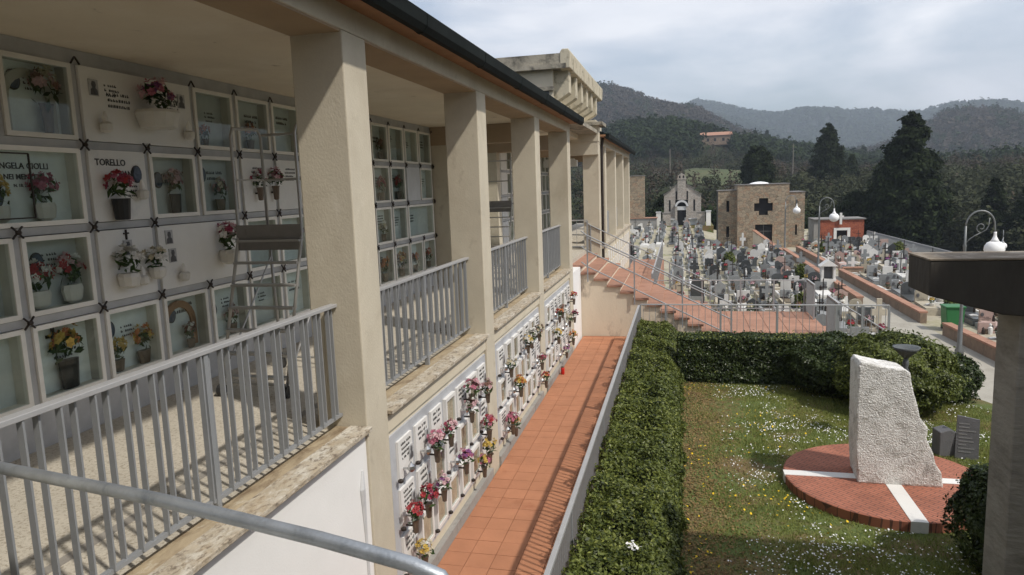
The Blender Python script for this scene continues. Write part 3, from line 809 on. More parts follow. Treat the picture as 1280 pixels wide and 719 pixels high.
# hedges ---------------------------------------------------------------
hedge_leaf = leafmat('hedge_leaves', (0.016, 0.030, 0.007), (0.20, 0.235, 0.052), .30, .45, 3.2, .42)
hedge_dark = leafmat('dark_hedge_leaves', (0.012, 0.024, 0.008), (0.070, 0.098, 0.026), .2, .4, 2.0)
shoot_m = leafmat('young_hedge_leaves', (0.12, 0.15, 0.03), (0.34, 0.36, 0.09), .3, .4, 8)
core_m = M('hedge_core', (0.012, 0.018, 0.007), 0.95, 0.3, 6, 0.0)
def sm(x, y, z, s, k):
    return (np.sin(x * s + k) * np.cos(y * s * 1.1 + 1.7 * k) + np.sin(y * s * .8 - z * s * 1.2 + k) + np.sin(z * s * 1.3 + x * s * .7 + 2 * k)) / 3
def box_hedge(name, label, x0, x1, y0, y1, h, n, size, mat, seed, drop=(0, 0), lump=.06):
    """clipped hedge; drop = (width, depth) of the rounded right-hand shoulder"""
    g = np.random.default_rng(seed)
    root = thing(name, label, 'hedge', ((x0 + x1) / 2, (y0 + y1) / 2, 0))
    A = [(y1 - y0) * h, (y1 - y0) * h, (x1 - x0) * h, (x1 - x0) * h, (x1 - x0) * (y1 - y0) * 1.4]
    f = g.choice(5, n, p=np.array(A) / sum(A)); u = g.uniform(0, 1, n); v = g.uniform(0, 1, n)
    P = np.zeros((n, 3)); N = np.zeros((n, 3))
    P[:, 0] = np.where(f == 0, x0, np.where(f == 1, x1, x0 + u * (x1 - x0)))
    P[:, 1] = np.where(f < 2, y0 + u * (y1 - y0), np.where(f == 2, y0, np.where(f == 3, y1, y0 + v * (y1 - y0))))
    P[:, 2] = np.where(f == 4, h, v * h)
    N[:, 0] = np.where(f == 0, -1, np.where(f == 1, 1, 0)); N[:, 1] = np.where(f == 2, -1, np.where(f == 3, 1, 0)); N[:, 2] = (f == 4) * 1.0 + .3
    bump = lump * (sm(P[:, 0], P[:, 1], P[:, 2], 4.7, seed) + .7 * sm(P[:, 0], P[:, 1], P[:, 2], 11.0, seed + 2) + .4 * sm(P[:, 0], P[:, 1], P[:, 2], 23.0, seed + 5)) - np.abs(g.normal(0, .03, n)) + .05 * (g.uniform(0, 1, n) > .985)
    P += unit(N) * bump[:, None]
    if drop[0]:
        k = np.clip((P[:, 0] - (x1 - drop[0])) / drop[0], 0, 1); P[:, 2] *= 1 - drop[1] / h * k ** 1.6
        N[:, 0] += k * .6
    N = unit(N + np.array([0, 0, .25]))
    P[:, 2] = np.maximum(P[:, 2], .01)
    P[:, 0] -= root.location.x; P[:, 1] -= root.location.y
    link('foliage', quads_mesh('foliage', leaves(P, N, size, .5, .6, seed), mat), root)
    ns = n // 14; si = g.choice(np.where(N[:, 2] > .45)[0], ns); sp3 = P[si] + np.stack([g.normal(0, .012, ns), g.normal(0, .012, ns), np.abs(g.normal(.018, .018, ns))], 1)
    sp3 = sp3[sm(sp3[:, 0], sp3[:, 1], sp3[:, 2], 2.1, seed + 9) > -.12]
    link('new_shoots', quads_mesh('new_shoots', leaves(sp3, np.tile([0, -.2, .8], (len(sp3), 1)), size * .85, .4, .7, seed + 1), shoot_m), root)
    a, b, c, d = (x0 - root.location.x + .08, x1 - root.location.x - .08, y0 - root.location.y + .08, y1 - root.location.y - .08)
    b2 = b - drop[0] * .8
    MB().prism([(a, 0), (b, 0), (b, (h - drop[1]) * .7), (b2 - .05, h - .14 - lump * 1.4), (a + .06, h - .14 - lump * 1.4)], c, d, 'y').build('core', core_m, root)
    m = max(3, int((y1 - y0 + x1 - x0) / .8))
    for k in range(m):
        t = (k + .5) / m
        if y1 - y0 > x1 - x0: q = ((a + b2) / 2 + .1 * math.sin(9 * k), c + (d - c) * t)
        else: q = (a + (b - a) * t, (c + d) / 2 + .1 * math.sin(9 * k))
        MB().tube([(q[0], q[1], 0), (q[0] + .03, q[1], h * .5), (q[0] - .04, q[1] + .05, h - .15)], [.022, .018, .008], 6).build('stem', bronze, root)
    return root
box_hedge('hedge', 'long clipped green hedge running beside the walkway railing', -1.0, -.04, 4.2, 18.5, .66, 110000, .028, hedge_leaf, 1, (.36, .34), .115)
box_hedge('hedge', 'dark clipped hedge crossing the back of the garden', -.06, 3.3, 14.95, 15.65, .97, 38000, .030, hedge_dark, 2, (0, 0), .04)
def bush(name, label, c, r, h, n, size, mat, seed, low=.02):
    g = np.random.default_rng(seed)
    root = thing(name, label, 'bush', (c[0], c[1], 0))
    D = unit(g.normal(0, 1, (n, 3))); D[:, 2] = np.abs(D[:, 2]) * np.where(g.uniform(0, 1, n) < .18, -.6, 1)
    D = unit(D)
    rad = 1 + .14 * sm(D[:, 0], D[:, 1], D[:, 2], 5, seed) + .12 * sm(D[:, 0], D[:, 1], D[:, 2], 12, seed + 3) + .12 * (g.uniform(0, 1, n) > .98) - np.abs(g.normal(0, .06, n))
    P = D * rad[:, None] * np.array([r[0], r[1], h * .56]); P[:, 2] += h * .46
    P = P[P[:, 2] > low]; D = unit(P - np.array([0, 0, h * .4]))
    link('foliage', quads_mesh('foliage', leaves(P, D + np.array([0, 0, .25]), size, .5, .55, seed), mat), root)
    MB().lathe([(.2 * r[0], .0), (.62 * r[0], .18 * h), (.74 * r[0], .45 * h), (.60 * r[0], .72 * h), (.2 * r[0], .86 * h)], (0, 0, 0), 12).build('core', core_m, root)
    MB().tube([(0, 0, 0), (.02, .01, h * .4), (0, 0, h * .8)], [.05, .04, .01], 6).build('trunk', bronze, root)
    return root
bush('round_bush', 'large rounded green bush behind the white monument stone', (3.78, 13.75), (1.0, 1.05), 1.34, 46000, .030, hedge_leaf, 3)
bush('round_bush', 'medium dark bush joining the back hedge to the large bush', (2.95, 14.6), (.85, .75), 1.10, 20000, .030, hedge_dark, 4)
bush('round_bush', 'small dark bush at the right edge of the lawn near the path', (4.95, 14.3), (.42, .42), .85, 12000, .028, hedge_dark, 5)
bush('round_bush', 'dark shaded bush at the foot of the concrete pillar', (3.34, 7.95), (.52, .55), 1.16, 20000, .025, hedge_dark, 6)
wf = thing('white_flower_sprig', 'tiny sprig of white flowers poking out of the hedge at the bottom edge', 'flowers', (-.46, 6.55, .60))
hp = np.random.default_rng(3).normal(0, .022, (26, 3)) + np.array([0, 0, .11])
link('blossoms', quads_mesh('blossoms', leaves(hp, np.tile([0, -.3, 1.0], (26, 1)), .016, .8, .5, 2), pw_), wf)
MB().tube([(0, 0, -.1), (0, 0, .1)], .004, 5).build('stem', green_pl, wf)

# ================================================================== MONUMENT
MC = (2.70, 10.03)
def brickmat():
    m, nt, b = new_mat('disc_bricks'); N = nt.nodes.new; K = nt.links.new
    ge = N('ShaderNodeNewGeometry'); mp_ = N('ShaderNodeMapping'); mp_.inputs['Rotation'].default_value = (0, 0, R_(45))
    br = N('ShaderNodeTexBrick'); br.inputs['Scale'].default_value = 1.0
    br.inputs['Color1'].default_value = (.36, .13, .078, 1); br.inputs['Color2'].default_value = (.41, .155, .095, 1); br.inputs['Mortar'].default_value = (.15, .07, .05, 1)
    br.inputs['Brick Width'].default_value = .16; br.inputs['Row Height'].default_value = .055; br.inputs['Mortar Size'].default_value = .006
    nn = N('ShaderNodeTexNoise'); nn.inputs['Scale'].default_value = 3; nn.inputs['Detail'].default_value = 8
    mm = N('ShaderNodeMix'); mm.data_type = 'RGBA'; mm.blend_type = 'MULTIPLY'; mm.inputs['Factor'].default_value = .55
    rr = N('ShaderNodeValToRGB'); rr.color_ramp.elements[0].position = .35; rr.color_ramp.elements[0].color = (.6, .6, .6, 1); rr.color_ramp.elements[1].position = .6
    K(ge.outputs['Position'], mp_.inputs['Vector']); K(mp_.outputs['Vector'], br.inputs['Vector']); K(ge.outputs['Position'], nn.inputs['Vector'])
    K(nn.outputs['Fac'], rr.inputs['Fac']); K(br.outputs['Color'], mm.inputs['A']); K(rr.outputs['Color'], mm.inputs['B']); K(mm.outputs['Result'], b.inputs['Base Color'])
    bp = N('ShaderNodeBump'); bp.inputs['Strength'].default_value = .4; bp.inputs['Distance'].default_value = .006; bp.invert = True
    K(br.outputs['Fac'], bp.inputs['Height']); K(bp.outputs['Normal'], b.inputs['Normal']); b.inputs['Roughness'].default_value = .85
    return m
dm = brickmat()
ds = thing('brick_disc', 'round red brick plinth crossed by white marble strips on the lawn', 'plinth', (MC[0], MC[1], 0))
MB().lathe([(1.29, -.05), (1.30, .125), (1.285, .135)], (0, 0, 0), 64).build('disc', dm, ds)
for (a, b, c, d) in ((-1.305, 1.305, -.085, .085),):
    MB().box(a, b, c, d, .02, .140).build('marble_strip', white_mb, ds)
MB().box(-.085, .085, .0855, 1.303, .02, .140).build('marble_strip', white_mb, ds)
MB().box(-.06, .13, -1.306, -.0855, .0, .141).build('marble_strip', white_mb, ds)
stone_m = M('rough_white_stone', (0.78, 0.77, 0.74), 0.95, 0.08, 4, 0.7, 60, blot=[((0.44, 0.42, 0.385), 30, 0.54, 0.68), ((0.40, 0.38, 0.34), 5.5, 0.5, 0.70), ((0.70, 0.69, 0.66), 10, 0.56, 0.68), ((.30, .29, .27), 1.6, .60, .76)], bdist=0.035)
pf = [(2.30, .13), (3.33, .13), (3.30, .34), (3.22, .46), (3.19, .60), (3.10, .78), (3.115, .93), (3.02, 1.07), (2.97, 1.26), (2.93, 1.38), (2.895, 1.54), (2.88, 1.66), (2.82, 1.70), (2.60, 1.73), (2.40, 1.77), (2.29, 1.80), (2.265, 1.74), (2.255, 1.2), (2.265, .6)]
ms = thing('monument_stone', 'tall rough white stone block with jagged right edge on the brick disc', 'monument', (2.8, 10.1, .13))
sb = MB().prism([(x - 2.8, z - .13) for x, z in pf], 9.80 - 10.1, 10.40 - 10.1, 'y').build('stone_block', stone_m, ms)
for v in sb.data.vertices:                       # back leans in, left face drops at the rear
    if v.co.y > 0: v.co.x += .03; v.co.z *= .975
rm = sb.modifiers.new('remesh', 'REMESH'); rm.mode = 'VOXEL'; rm.voxel_size = .016; rm.use_smooth_shade = False
tx = bpy.data.textures.new('stone_relief', 'CLOUDS'); tx.noise_scale = .022; tx.noise_depth = 4
dp = sb.modifiers.new('relief', 'DISPLACE'); dp.texture = tx; dp.strength = .012; dp.mid_level = .5; dp.texture_coords = 'LOCAL'
tx2 = bpy.data.textures.new('stone_relief_big', 'CLOUDS'); tx2.noise_scale = .28; tx2.noise_depth = 2
dp2 = sb.modifiers.new('relief_big', 'DISPLACE'); dp2.texture = tx2; dp2.strength = .022; dp2.mid_level = .5; dp2.texture_coords = 'LOCAL'
# memorial tablet and block
slate = M('grey_slate', (.13, .13, .135), .7, .15, 6, .15, 50)
mt = thing('memorial_tablet', 'leaning dark grey slab with engraved lines right of the monument', 'tablet', (4.10, 11.25, 0), R_(-14))
tm_ = MB().prism([(-.15, 0), (.15, 0), (.15, .60), (-.13, .64)], -.03, .03, 'y').build('slab', slate, mt); tm_.rotation_euler = (R_(-8), 0, 0)
lm = MB()
for k in range(9): lm.box(-.11, .05 + .06 * math.sin(k * 2.3), -.034, -.0305, .10 + k * .052, .118 + k * .052)
link('engraved_lines', lm.mesh('engraved_lines', M('worn_lettering', (.22, .22, .22), .8, .1, 9, 0)), tm_)
mk = thing('stone_block', 'low grey stone block beside the leaning slab', 'stone', (3.86, 11.42, 0), R_(8))
MB().prism([(-.13, 0), (.13, 0), (.13, .36), (.02, .42), (-.13, .38)], -.12, .12, 'y').build('block', slate, mk, bevel=.012)
# dark metal bowl on stem
bw = thing('bowl_pedestal', 'dark weathered metal bowl on a slim stem behind the monument stone', 'pedestal', (3.42, 11.9, 0))
pat = M('patina_metal', (.10, .11, .115), .7, .25, 10, .3, 30, metal=.1)
MB().lathe([(.13, 0), (.13, .05), (.05, .12), (.03, .5), (.055, .56), (.03, .62), (.032, 1.05), (.07, 1.12), (.035, 1.2), (.05, 1.28), (.03, 1.36)], (0, 0, 0), 12).build('stem', pat, bw, smooth=True)
MB().lathe([(.04, 1.36), (.09, 1.41), (.17, 1.49), (.20, 1.54), (.17, 1.53), (.08, 1.46)], (0, 0, 0), 16).build('bowl', pat, bw, smooth=True)

# ================================================================== PILLAR AND BEAM AT RIGHT
pg = thing('concrete_pergola', 'dark weathered concrete pillar and tapered beam at the right edge', 'pergola', (3.0, 6.7, 0))
def pp(mb, name, mat, bevel=0): return mb.build(name, mat, pg, wl(pg), False, bevel)
pp(MB().box(2.70, 3.2, 6.48, 6.92, 0, 3.03), 'pillar', conc_d, .015)
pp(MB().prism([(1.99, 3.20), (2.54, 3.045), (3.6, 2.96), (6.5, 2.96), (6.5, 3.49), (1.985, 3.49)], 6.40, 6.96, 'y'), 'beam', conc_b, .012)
pp(MB().box(1.98, 6.5, 6.395, 6.97, 3.491, 3.508), 'coping', conc_top, .004)
pp(MB().box(5.6, 6.1, 6.48, 6.92, 0, 2.955), 'pillar', conc_d, .015)
rw = thing('added_shade_wing', 'added unseen cream wing right of the garden, shading lawn and pergola', 'building', (7, 2, 0))  # unseen wing, added and sized to shade the lawn, pillar and beam
def rp_(mb, name, mat): return mb.build(name, mat, rw, wl(rw))
rp_(MB().box(4.7, 10, -4, 5.45, 0, 6.55), 'wall', cream); rp_(MB().box(4.5, 10.2, -4.2, 5.62, 6.552, 6.8), 'cornice', weath)
rp_(MB().box(-9, 4.69, -8, -3.4, 0, 8.2), 'added_rear_wall', cream)  # unseen wall added behind the camera to cut skylight on the column faces
for y in (-2, 1, 4):
    rp_(MB().box(4.67, 4.698, y, y + 1, 2.6, 4.2), 'window', blackm); rp_(MB().box(4.63, 4.697, y - .1, y + 1.1, 2.48, 2.598), 'sill', weath)

# ================================================================== TERRAIN
G0 = -1.8
AZ = np.radians
def ip(a, pts): return np.interp(a, [p[0] for p in pts], [p[1] for p in pts])
r_left = [(-30, 6.4), (-14, 7.4), (-6.0, 7.36), (-3.67, 6.76), (-.64, 5.87), (1.15, 5.59), (2.62, 4.61), (4.37, 3.62), (7, 2.4), (12, 1.7), (13.88, 1.9), (16.3, 2.87), (17.0, 3.36), (17.7, 3.84), (19.25, 4.07), (20.8, 3.94), (22.1, 3.42), (27, 3.0), (40, 4.5)]
r_far = [(-30, 4.0), (0, 5.2), (1.15, 5.47), (3.21, 4.99), (5.79, 4.42), (7.75, 4.35), (9.11, 4.6), (10.44, 4.5), (11.77, 4.07), (13.3, 4.01), (15.3, 3.87), (16.7, 3.91), (18.1, 4.22), (19.9, 4.17), (22.1, 3.72), (30, 4.4), (40, 3.6)]
r_mid = [(-30, 3.2), (-10, 3.6), (-5.9, 4.15), (-4.94, 4.53), (-3.08, 4.93), (-.65, 4.92), (1.74, 4.37), (4.09, 3.46), (6.38, 2.92), (8.61, 2.33), (10.8, 1.81), (13.9, 1.09), (22.3, .67), (40, 1.2)]
r_foot = [(-30, .6), (-5.9, .42), (-3.1, .5), (1.15, .95), (5.27, .6), (8.65, .17), (14, -.32), (18.75, .0), (22.3, .0), (40, .2)]
def terr_h(az, r):
    """az in degrees, r metres, arrays"""
    az = np.asarray(az, float); r = np.asarray(r, float)
    def zel(rr, el): return 4.2 + rr * np.tan(np.radians(el))
    RR = [0, 92, 112, 165, 240, 420, 560, 900, 1300, 2200, 3200]
    xs = np.asarray(az) * r / 57.3
    low = np.full_like(az, -1.92)
    Z = [low, low, low - 2.6, zel(165, ip(az, r_foot) - 1.25), zel(240, ip(az, r_foot)), zel(420, ip(az, r_mid) - 1.05), zel(560, ip(az, r_mid) - 1.9),
         zel(900, ip(az, r_left) - .45), zel(1300, np.minimum(ip(az, r_left) - 1.6, 2.3)), zel(2200, ip(az, r_far)), zel(3200, ip(az, r_far) - 2.0)]
    out = np.zeros_like(r)
    for k in range(len(RR) - 1):
        m = (r >= RR[k]) & (r < RR[k + 1] + 1e-6)
        t = (r - RR[k]) / (RR[k + 1] - RR[k]); t = t * t * (3 - 2 * t) if k != 0 else t
        out = np.where(m, Z[k] * (1 - t) + Z[k + 1] * t, out)
    nb = np.clip((r - 130) / 400, 0, 1) * 3.5 + np.clip((r - 1300) / 800, 0, 1) * 9
    th = np.radians(az)
    x = r * np.sin(th); y = r * np.cos(th)
    s = np.where(r > 1300, .010, .035)
    out = out + nb * (np.sin(x * s + 1.1) * np.sin(y * s * 1.2) + .6 * np.sin(x * s * 2.3 + y * s * 1.7))
    # ground falls away right of the cemetery fence
    fall = np.clip((x - 17.2) / 7, 0, 1) * np.clip((120 - r) / 25, 0, 1)
    out = out - 3.2 * fall * fall * (3 - 2 * fall)
    return out
azs = np.concatenate([np.linspace(-180, -12, 50)[:-1], np.linspace(-12, 30, 211), np.linspace(30, 180, 46)[1:]])
rs = np.concatenate([np.linspace(0.5, 92, 6), np.linspace(97, 260, 26)[0:], np.linspace(268, 600, 34), np.linspace(620, 1300, 34), np.linspace(1350, 3200, 40)])
AA, RR_ = np.meshgrid(azs, rs)
ZZ = terr_h(np.clip(AA, -30, 40), RR_)
TT = np.radians(AA)
VV = np.stack([RR_ * np.sin(TT), RR_ * np.cos(TT), ZZ], -1).reshape(-1, 3)
na = len(azs); F_ = []
for i in range(len(rs) - 1):
    for j in range(na - 1):
        F_.append((i * na + j, i * na + j + 1, (i + 1) * na + j + 1, (i + 1) * na + j))
me = bpy.data.meshes.new('terrain'); me.from_pydata(VV.tolist(), [], F_); me.polygons.foreach_set('use_smooth', [True] * len(F_)); me.update()
def terrmat():
    m, nt, b = new_mat('hill_ground'); N = nt.nodes.new; K = nt.links.new
    ge = N('ShaderNodeNewGeometry')
    n1 = N('ShaderNodeTexNoise'); n1.inputs['Scale'].default_value = .018; n1.inputs['Detail'].default_value = 6
    n2 = N('ShaderNodeTexNoise'); n2.inputs['Scale'].default_value = .12; n2.inputs['Detail'].default_value = 8; n2.inputs['Roughness'].default_value = .75
    K(ge.outputs['Position'], n1.inputs['Vector']); K(ge.outputs['Position'], n2.inputs['Vector'])
    r1 = N('ShaderNodeValToRGB'); e = r1.color_ramp.elements
    e[0].position = .40; e[0].color = (.022, .027, .015, 1); e[1].position = .62; e[1].color = (.060, .050, .034, 1)
    x = r1.color_ramp.elements.new(.50); x.color = (.040, .052, .022, 1)
    r2 = N('ShaderNodeValToRGB'); r2.color_ramp.elements[0].position = .3; r2.color_ramp.elements[0].color = (.35, .38, .33, 1); r2.color_ramp.elements[1].position = .7; r2.color_ramp.elements[1].color = (1.15, 1.1, 1, 1)
    mm = N('ShaderNodeMix'); mm.data_type = 'RGBA'; mm.blend_type = 'MULTIPLY'; mm.inputs['Factor'].default_value = 1
    K(n1.outputs['Fac'], r1.inputs['Fac']); K(n2.outputs['Fac'], r2.inputs['Fac']); K(r1.outputs['Color'], mm.inputs['A']); K(r2.outputs['Color'], mm.inputs['B'])
    K(mm.outputs['Result'], b.inputs['Base Color']); b.inputs['Roughness'].default_value = .95; b.inputs['Specular IOR Level'].default_value = .1
    return m
me.materials.append(terrmat())
tag(link('terrain', me), kind='structure')
meadow_m = M('meadow_grass', (.062, .078, .030), .95, .25, .08, .2, .6, blot=[((.13, .11, .06), .05, .5, .7)])
for (a0, a1, r0, r1, nm) in ((.3, 5.0, 172, 232, 'meadow'), (16.8, 24, 215, 262, 'meadow'), (13.0, 17.0, 180, 205, 'meadow')):
    m_ = MB(); na_, nr_ = 24, 14
    pts_ = [[None] * (nr_ + 1) for _ in range(na_ + 1)]
    for i in range(na_ + 1):
        for j in range(nr_ + 1):
            a_ = a0 + (a1 - a0) * i / na_; e_ = .12 * math.sin(i * 1.7) * (1 if j in (0, nr_) else 0); r_q = r0 + (r1 - r0) * (j + e_ * 8) / nr_
            pts_[i][j] = (r_q * math.sin(math.radians(a_)), r_q * math.cos(math.radians(a_)), float(terr_h(np.array([a_]), np.array([r_q]))[0]) + .25)
    for i in range(na_):
        for j in range(nr_): m_.poly([pts_[i][j], pts_[i + 1][j], pts_[i + 1][j + 1], pts_[i][j + 1]])
    tag(m_.build(nm, meadow_m, smooth=True), kind='structure')
def gz(x, y):
    """cemetery ground rises gently towards the chapel on the far left"""
    t = min(1, max(0, (y - 44) / 38)); u = min(1, max(0, (4.5 - x) / 4.0))
    return G0 + 1.0 * t * t * (3 - 2 * t) * u
_m = MB(); gx = [-14, -9, -6, -4.5, -3.2, -2, -1, 0, 1, 2, 3, 4, 4.6, 8, 12, 17.1]; gy = [12, 20, 30, 40.2] + [42 + 3 * k for k in range(17)]
for i in range(len(gx) - 1):
    for j in range(len(gy) - 1):
        if gx[i + 1] <= -3.2 and gy[j + 1] <= 40.3: continue
        _m.poly([(gx[a], gy[b], gz(gx[a], gy[b])) for a, b in ((i, j), (i + 1, j), (i + 1, j + 1), (i, j + 1))])
tag(_m.build('cemetery_ground', gravel), kind='structure')
tag(MB().prism([(7.15, 12), (9.75, 12), (9.75, 25), (9.42, 30), (9.30, 64), (8.32, 64), (8.28, 36), (7.6, 26), (7.0, 20)], G0 + .0, G0 + .012, 'z').build('path', pathm), kind='structure')

# low walls with terracotta coping along the path
def low_wall(label, p0, p1, h=.42, w=.24):
    p0 = Vector(p0); p1 = Vector(p1); d = p1 - p0
    root = thing('path_wall', label, 'low wall', (p0.x, p0.y, G0))
    MB().bar((0, 0, h / 2), (d.x, d.y, h / 2), w, h).build('wall', brickwall, root)
    n = max(3, int(d.length / 1.0)); cp = MB().box(-.485, .485, -w / 2 - .04, w / 2 + .04, 0, .07).mesh('coping_tile', terr2)
    sc = d.length / n
    for k in range(n):
        q = d * ((k + .5) / n)
        o = link('coping_tile', cp, root, (q.x, q.y, h + .001), rot=(0, 0, math.atan2(d.y, d.x))); o.scale = (sc, 1, 1)
low_wall('terracotta capped low wall right of the path, before the green bin', (9.92, 23.5), (9.62, 28.9))
low_wall('long terracotta capped low wall right of the path, beyond the green bin', (9.55, 31.2), (9.42, 46))
low_wall('farther terracotta capped low wall right of the path near the stone building', (9.45, 48.5), (9.35, 62))
low_wall('terracotta capped low wall left of the path facing the landing', (8.16, 35.5), (8.18, 61), .36)
low_wall('terracotta edged border wall at the corner of the right-hand graves', (9.7, 47.0), (11.6, 47.0), .40)

# ================================================================== DISTANT BUILDINGS
def rubble(name, cols, sc):
    m, nt, b = new_mat(name); N = nt.nodes.new; K = nt.links.new
    ge = N('ShaderNodeNewGeometry'); mp_ = N('ShaderNodeMapping'); mp_.inputs['Scale'].default_value = (1, 1, 1.5)
    v = N('ShaderNodeTexVoronoi'); v.inputs['Scale'].default_value = sc; v.feature = 'F1'
    v2 = N('ShaderNodeTexVoronoi'); v2.inputs['Scale'].default_value = sc; v2.feature = 'DISTANCE_TO_EDGE'
    K(ge.outputs['Position'], mp_.inputs['Vector']); K(mp_.outputs['Vector'], v.inputs['Vector']); K(mp_.outputs['Vector'], v2.inputs['Vector'])
    sx = N('ShaderNodeSeparateColor'); K(v.outputs['Color'], sx.inputs['Color'])
    r1 = N('ShaderNodeValToRGB'); e = r1.color_ramp.elements; e[0].color = c4(cols[0]); e[1].color = c4(cols[2]); x = e.new(.5); x.color = c4(cols[1])
    K(sx.outputs[0], r1.inputs['Fac'])
    r2 = N('ShaderNodeMapRange'); r2.inputs['From Max'].default_value = .09; r2.inputs['To Min'].default_value = .62
    K(v2.outputs['Distance'], r2.inputs['Value'])
    mm = N('ShaderNodeMix'); mm.data_type = 'RGBA'; mm.blend_type = 'MULTIPLY'; mm.inputs['Factor'].default_value = 1
    K(r1.outputs['Color'], mm.inputs['A']); K(r2.outputs['Result'], mm.inputs['B']); K(mm.outputs['Result'], b.inputs['Base Color'])
    bp = N('ShaderNodeBump'); bp.inputs['Strength'].default_value = .6; bp.inputs['Distance'].default_value = .05
    K(r2.outputs['Result'], bp.inputs['Height']); K(bp.outputs['Normal'], b.inputs['Normal']); b.inputs['Roughness'].default_value = .9
    return m
rub1 = rubble('sandstone_rubble', [(.22, .18, .13), (.34, .28, .20), (.30, .20, .13)], 3.4)
rub2 = rubble('pale_rubble', [(.30, .28, .25), (.42, .39, .35), (.36, .31, .27)], 4.5)
lead = M('lead_flashing', (.20, .19, .18), .7, .15, 3, .1, 20)
redb = rubble('red_brick', [(.30, .085, .05), (.36, .11, .06), (.25, .07, .045)], 5)

sbld = thing('stone_ossuary', 'square rubble stone building with cross-shaped window and dark doorway', 'building', (7, 68, G0))
def bp_(mb, name, mat): return mb.build(name, mat, sbld, wl(sbld))
def wallhole(x0, x1, z0, z1, y, t, holes):
    """wall in the XZ plane split round rectangular holes (grid split)"""
    xs = sorted({x0, x1} | {h[0] for h in holes} | {h[1] for h in holes}); zs = sorted({z0, z1} | {h[2] for h in holes} | {h[3] for h in holes})
    m = MB()
    for a, b in zip(xs[:-1], xs[1:]):
        for c, d in zip(zs[:-1], zs[1:]):
            cx, cz = (a + b) / 2, (c + d) / 2
            if any(h[0] < cx < h[1] and h[2] < cz < h[3] for h in holes): continue
            m.box(a, b, y, y + t, c, d)
    return m
holes = [(6.40, 7.85, G0, .27), (6.30, 7.86, 1.45, 2.15), (6.70, 7.47, 2.15, 2.58), (6.70, 7.47, 1.09, 1.45)]
bp_(wallhole(4.9, 9.2, G0, 3.76, 66, .3, holes), 'front_wall', rub1)
bp_(MB().box(4.9, 9.2, 66.32, 70, G0, 3.74).box(4.9, 5.2, 66.3, 66.32, G0, 3.7).box(8.9, 9.2, 66.3, 66.32, G0, 3.7), 'core', blackm)
bp_(MB().box(4.895, 5.0, 66.301, 70, G0, 3.75), 'side_wall', rub1)
bp_(MB().box(4.85, 9.25, 65.95, 70.1, 3.762, 3.84), 'coping', lead)
bp_(wallhole(3.3, 4.895, G0, 3.30, 67.2, .3, [(4.02, 4.28, 1.40, 2.40), (4.02, 4.28, -.9, .1)]), 'wing_wall', rub1)
bp_(MB().box(3.3, 4.88, 67.52, 70, G0, 3.28), 'wing_core', blackm)
bp_(MB().box(3.25, 4.89, 67.15, 70.05, 3.302, 3.37), 'coping', lead)
bp_(wallhole(9.202, 10.52, G0, 3.0, 66.25, .3, [(9.76, 9.93, 1.37, 2.35), (9.76, 9.93, -.72, .19)]), 'wing_wall', rub1)
bp_(MB().box(9.21, 10.52, 66.56, 70, G0, 2.98), 'wing_core', blackm)
bp_(MB().box(9.2, 10.57, 66.2, 70.05, 3.002, 3.07), 'coping', lead)
bp_(MB().lathe([(.85, 0), (.75, .07), (.45, .15), (.1, .19)], (6.9, 68, 3.84), 16), 'skylight_dome', lampw)
dr_ = bp_(MB().box(6.42, 7.83, 66.2, 66.24, G0, .25), 'door', blackm)
MB().box(7.10, 7.13, 66.19, 66.2, G0, .25).box(6.42, 7.83, 66.19, 66.2, -.35, -.32).build('door_frame', lead, sbld, wl(sbld))
rmp = thing('ramp_wall', 'sloping terracotta coped wall in front of the stone building doorway', 'low wall', (7, 63, G0))
MB().prism([(-3.2, 0), (2.6, 0), (2.6, .25), (-3.2, 1.55)], .0, .25, 'x').build('wall', stainwall, rmp)
MB().prism([(-3.25, 1.555), (2.65, .255), (2.65, .34), (-3.25, 1.64)], -.04, .29, 'x').build('coping', terr2, rmp)
rmp.rotation_euler = (0, 0, R_(196)); rmp.location = (7.3, 62.6, G0)

ch = thing('small_chapel', 'small pale stone chapel with stepped gable, belfry and dark doorway', 'chapel', (.1, 86, -.75))
def cp_(mb, name, mat): return mb.build(name, mat, ch, wl(ch))
cz = -.75
cp_(MB().prism([(-1.9, cz), (-.62, cz), (-.62, 2.2), (.82, 2.2), (.82, cz), (2.28, cz), (2.28, 2.72), (1.45, 3.22), (1.45, 3.42), (.55, 3.95), (-.35, 3.95), (-1.1, 3.45), (-1.1, 3.25), (-1.9, 2.75)], 85, 85.3, 'y'), 'front_wall', rub2)
cp_(MB().prism([(-1.85, cz), (2.23, cz), (2.23, 2.6), (.1, 3.85), (-1.85, 2.65)], 85.31, 90, 'y'), 'nave', rub2)
cp_(MB().box(-.62, .82, 85.29, 85.305, cz, 2.2), 'door_shadow', blackm)
for x in (-1.35, 1.42): cp_(MB().box(x, x + .2, 84.985, 84.999, .9, 2.2), 'slit_window', blackm)
for x in (-.58, .66): cp_(MB().box(x, x + .16, 84.975, 84.99, 2.25, 3.2), 'slit_window', blackm)
cp_(MB().box(-.66, -.40, 84.7, 85.0, cz, 1.45), 'door_pier', rub2); cp_(MB().box(.60, .86, 84.7, 85.0, cz, 1.45), 'door_pier', rub2)
arc = [(.1 + .76 * math.cos(math.pi * k / 10), 1.45 + .72 * math.sin(math.pi * k / 10)) for k in range(11)]
ari = [(.1 + .52 * math.cos(math.pi * k / 10), 1.47 + .48 * math.sin(math.pi * k / 10)) for k in range(11)]
cp_(MB().prism(arc + ari[::-1], 84.66, 85.0, 'y'), 'door_arch', lite_mb)
cp_(MB().box(-.40, .60, 84.8, 84.98, 1.02, 1.45), 'door_lintel', lite_mb)
cp_(MB().box(-.385, .585, 84.9, 84.985, cz, 1.0), 'door', blackm)
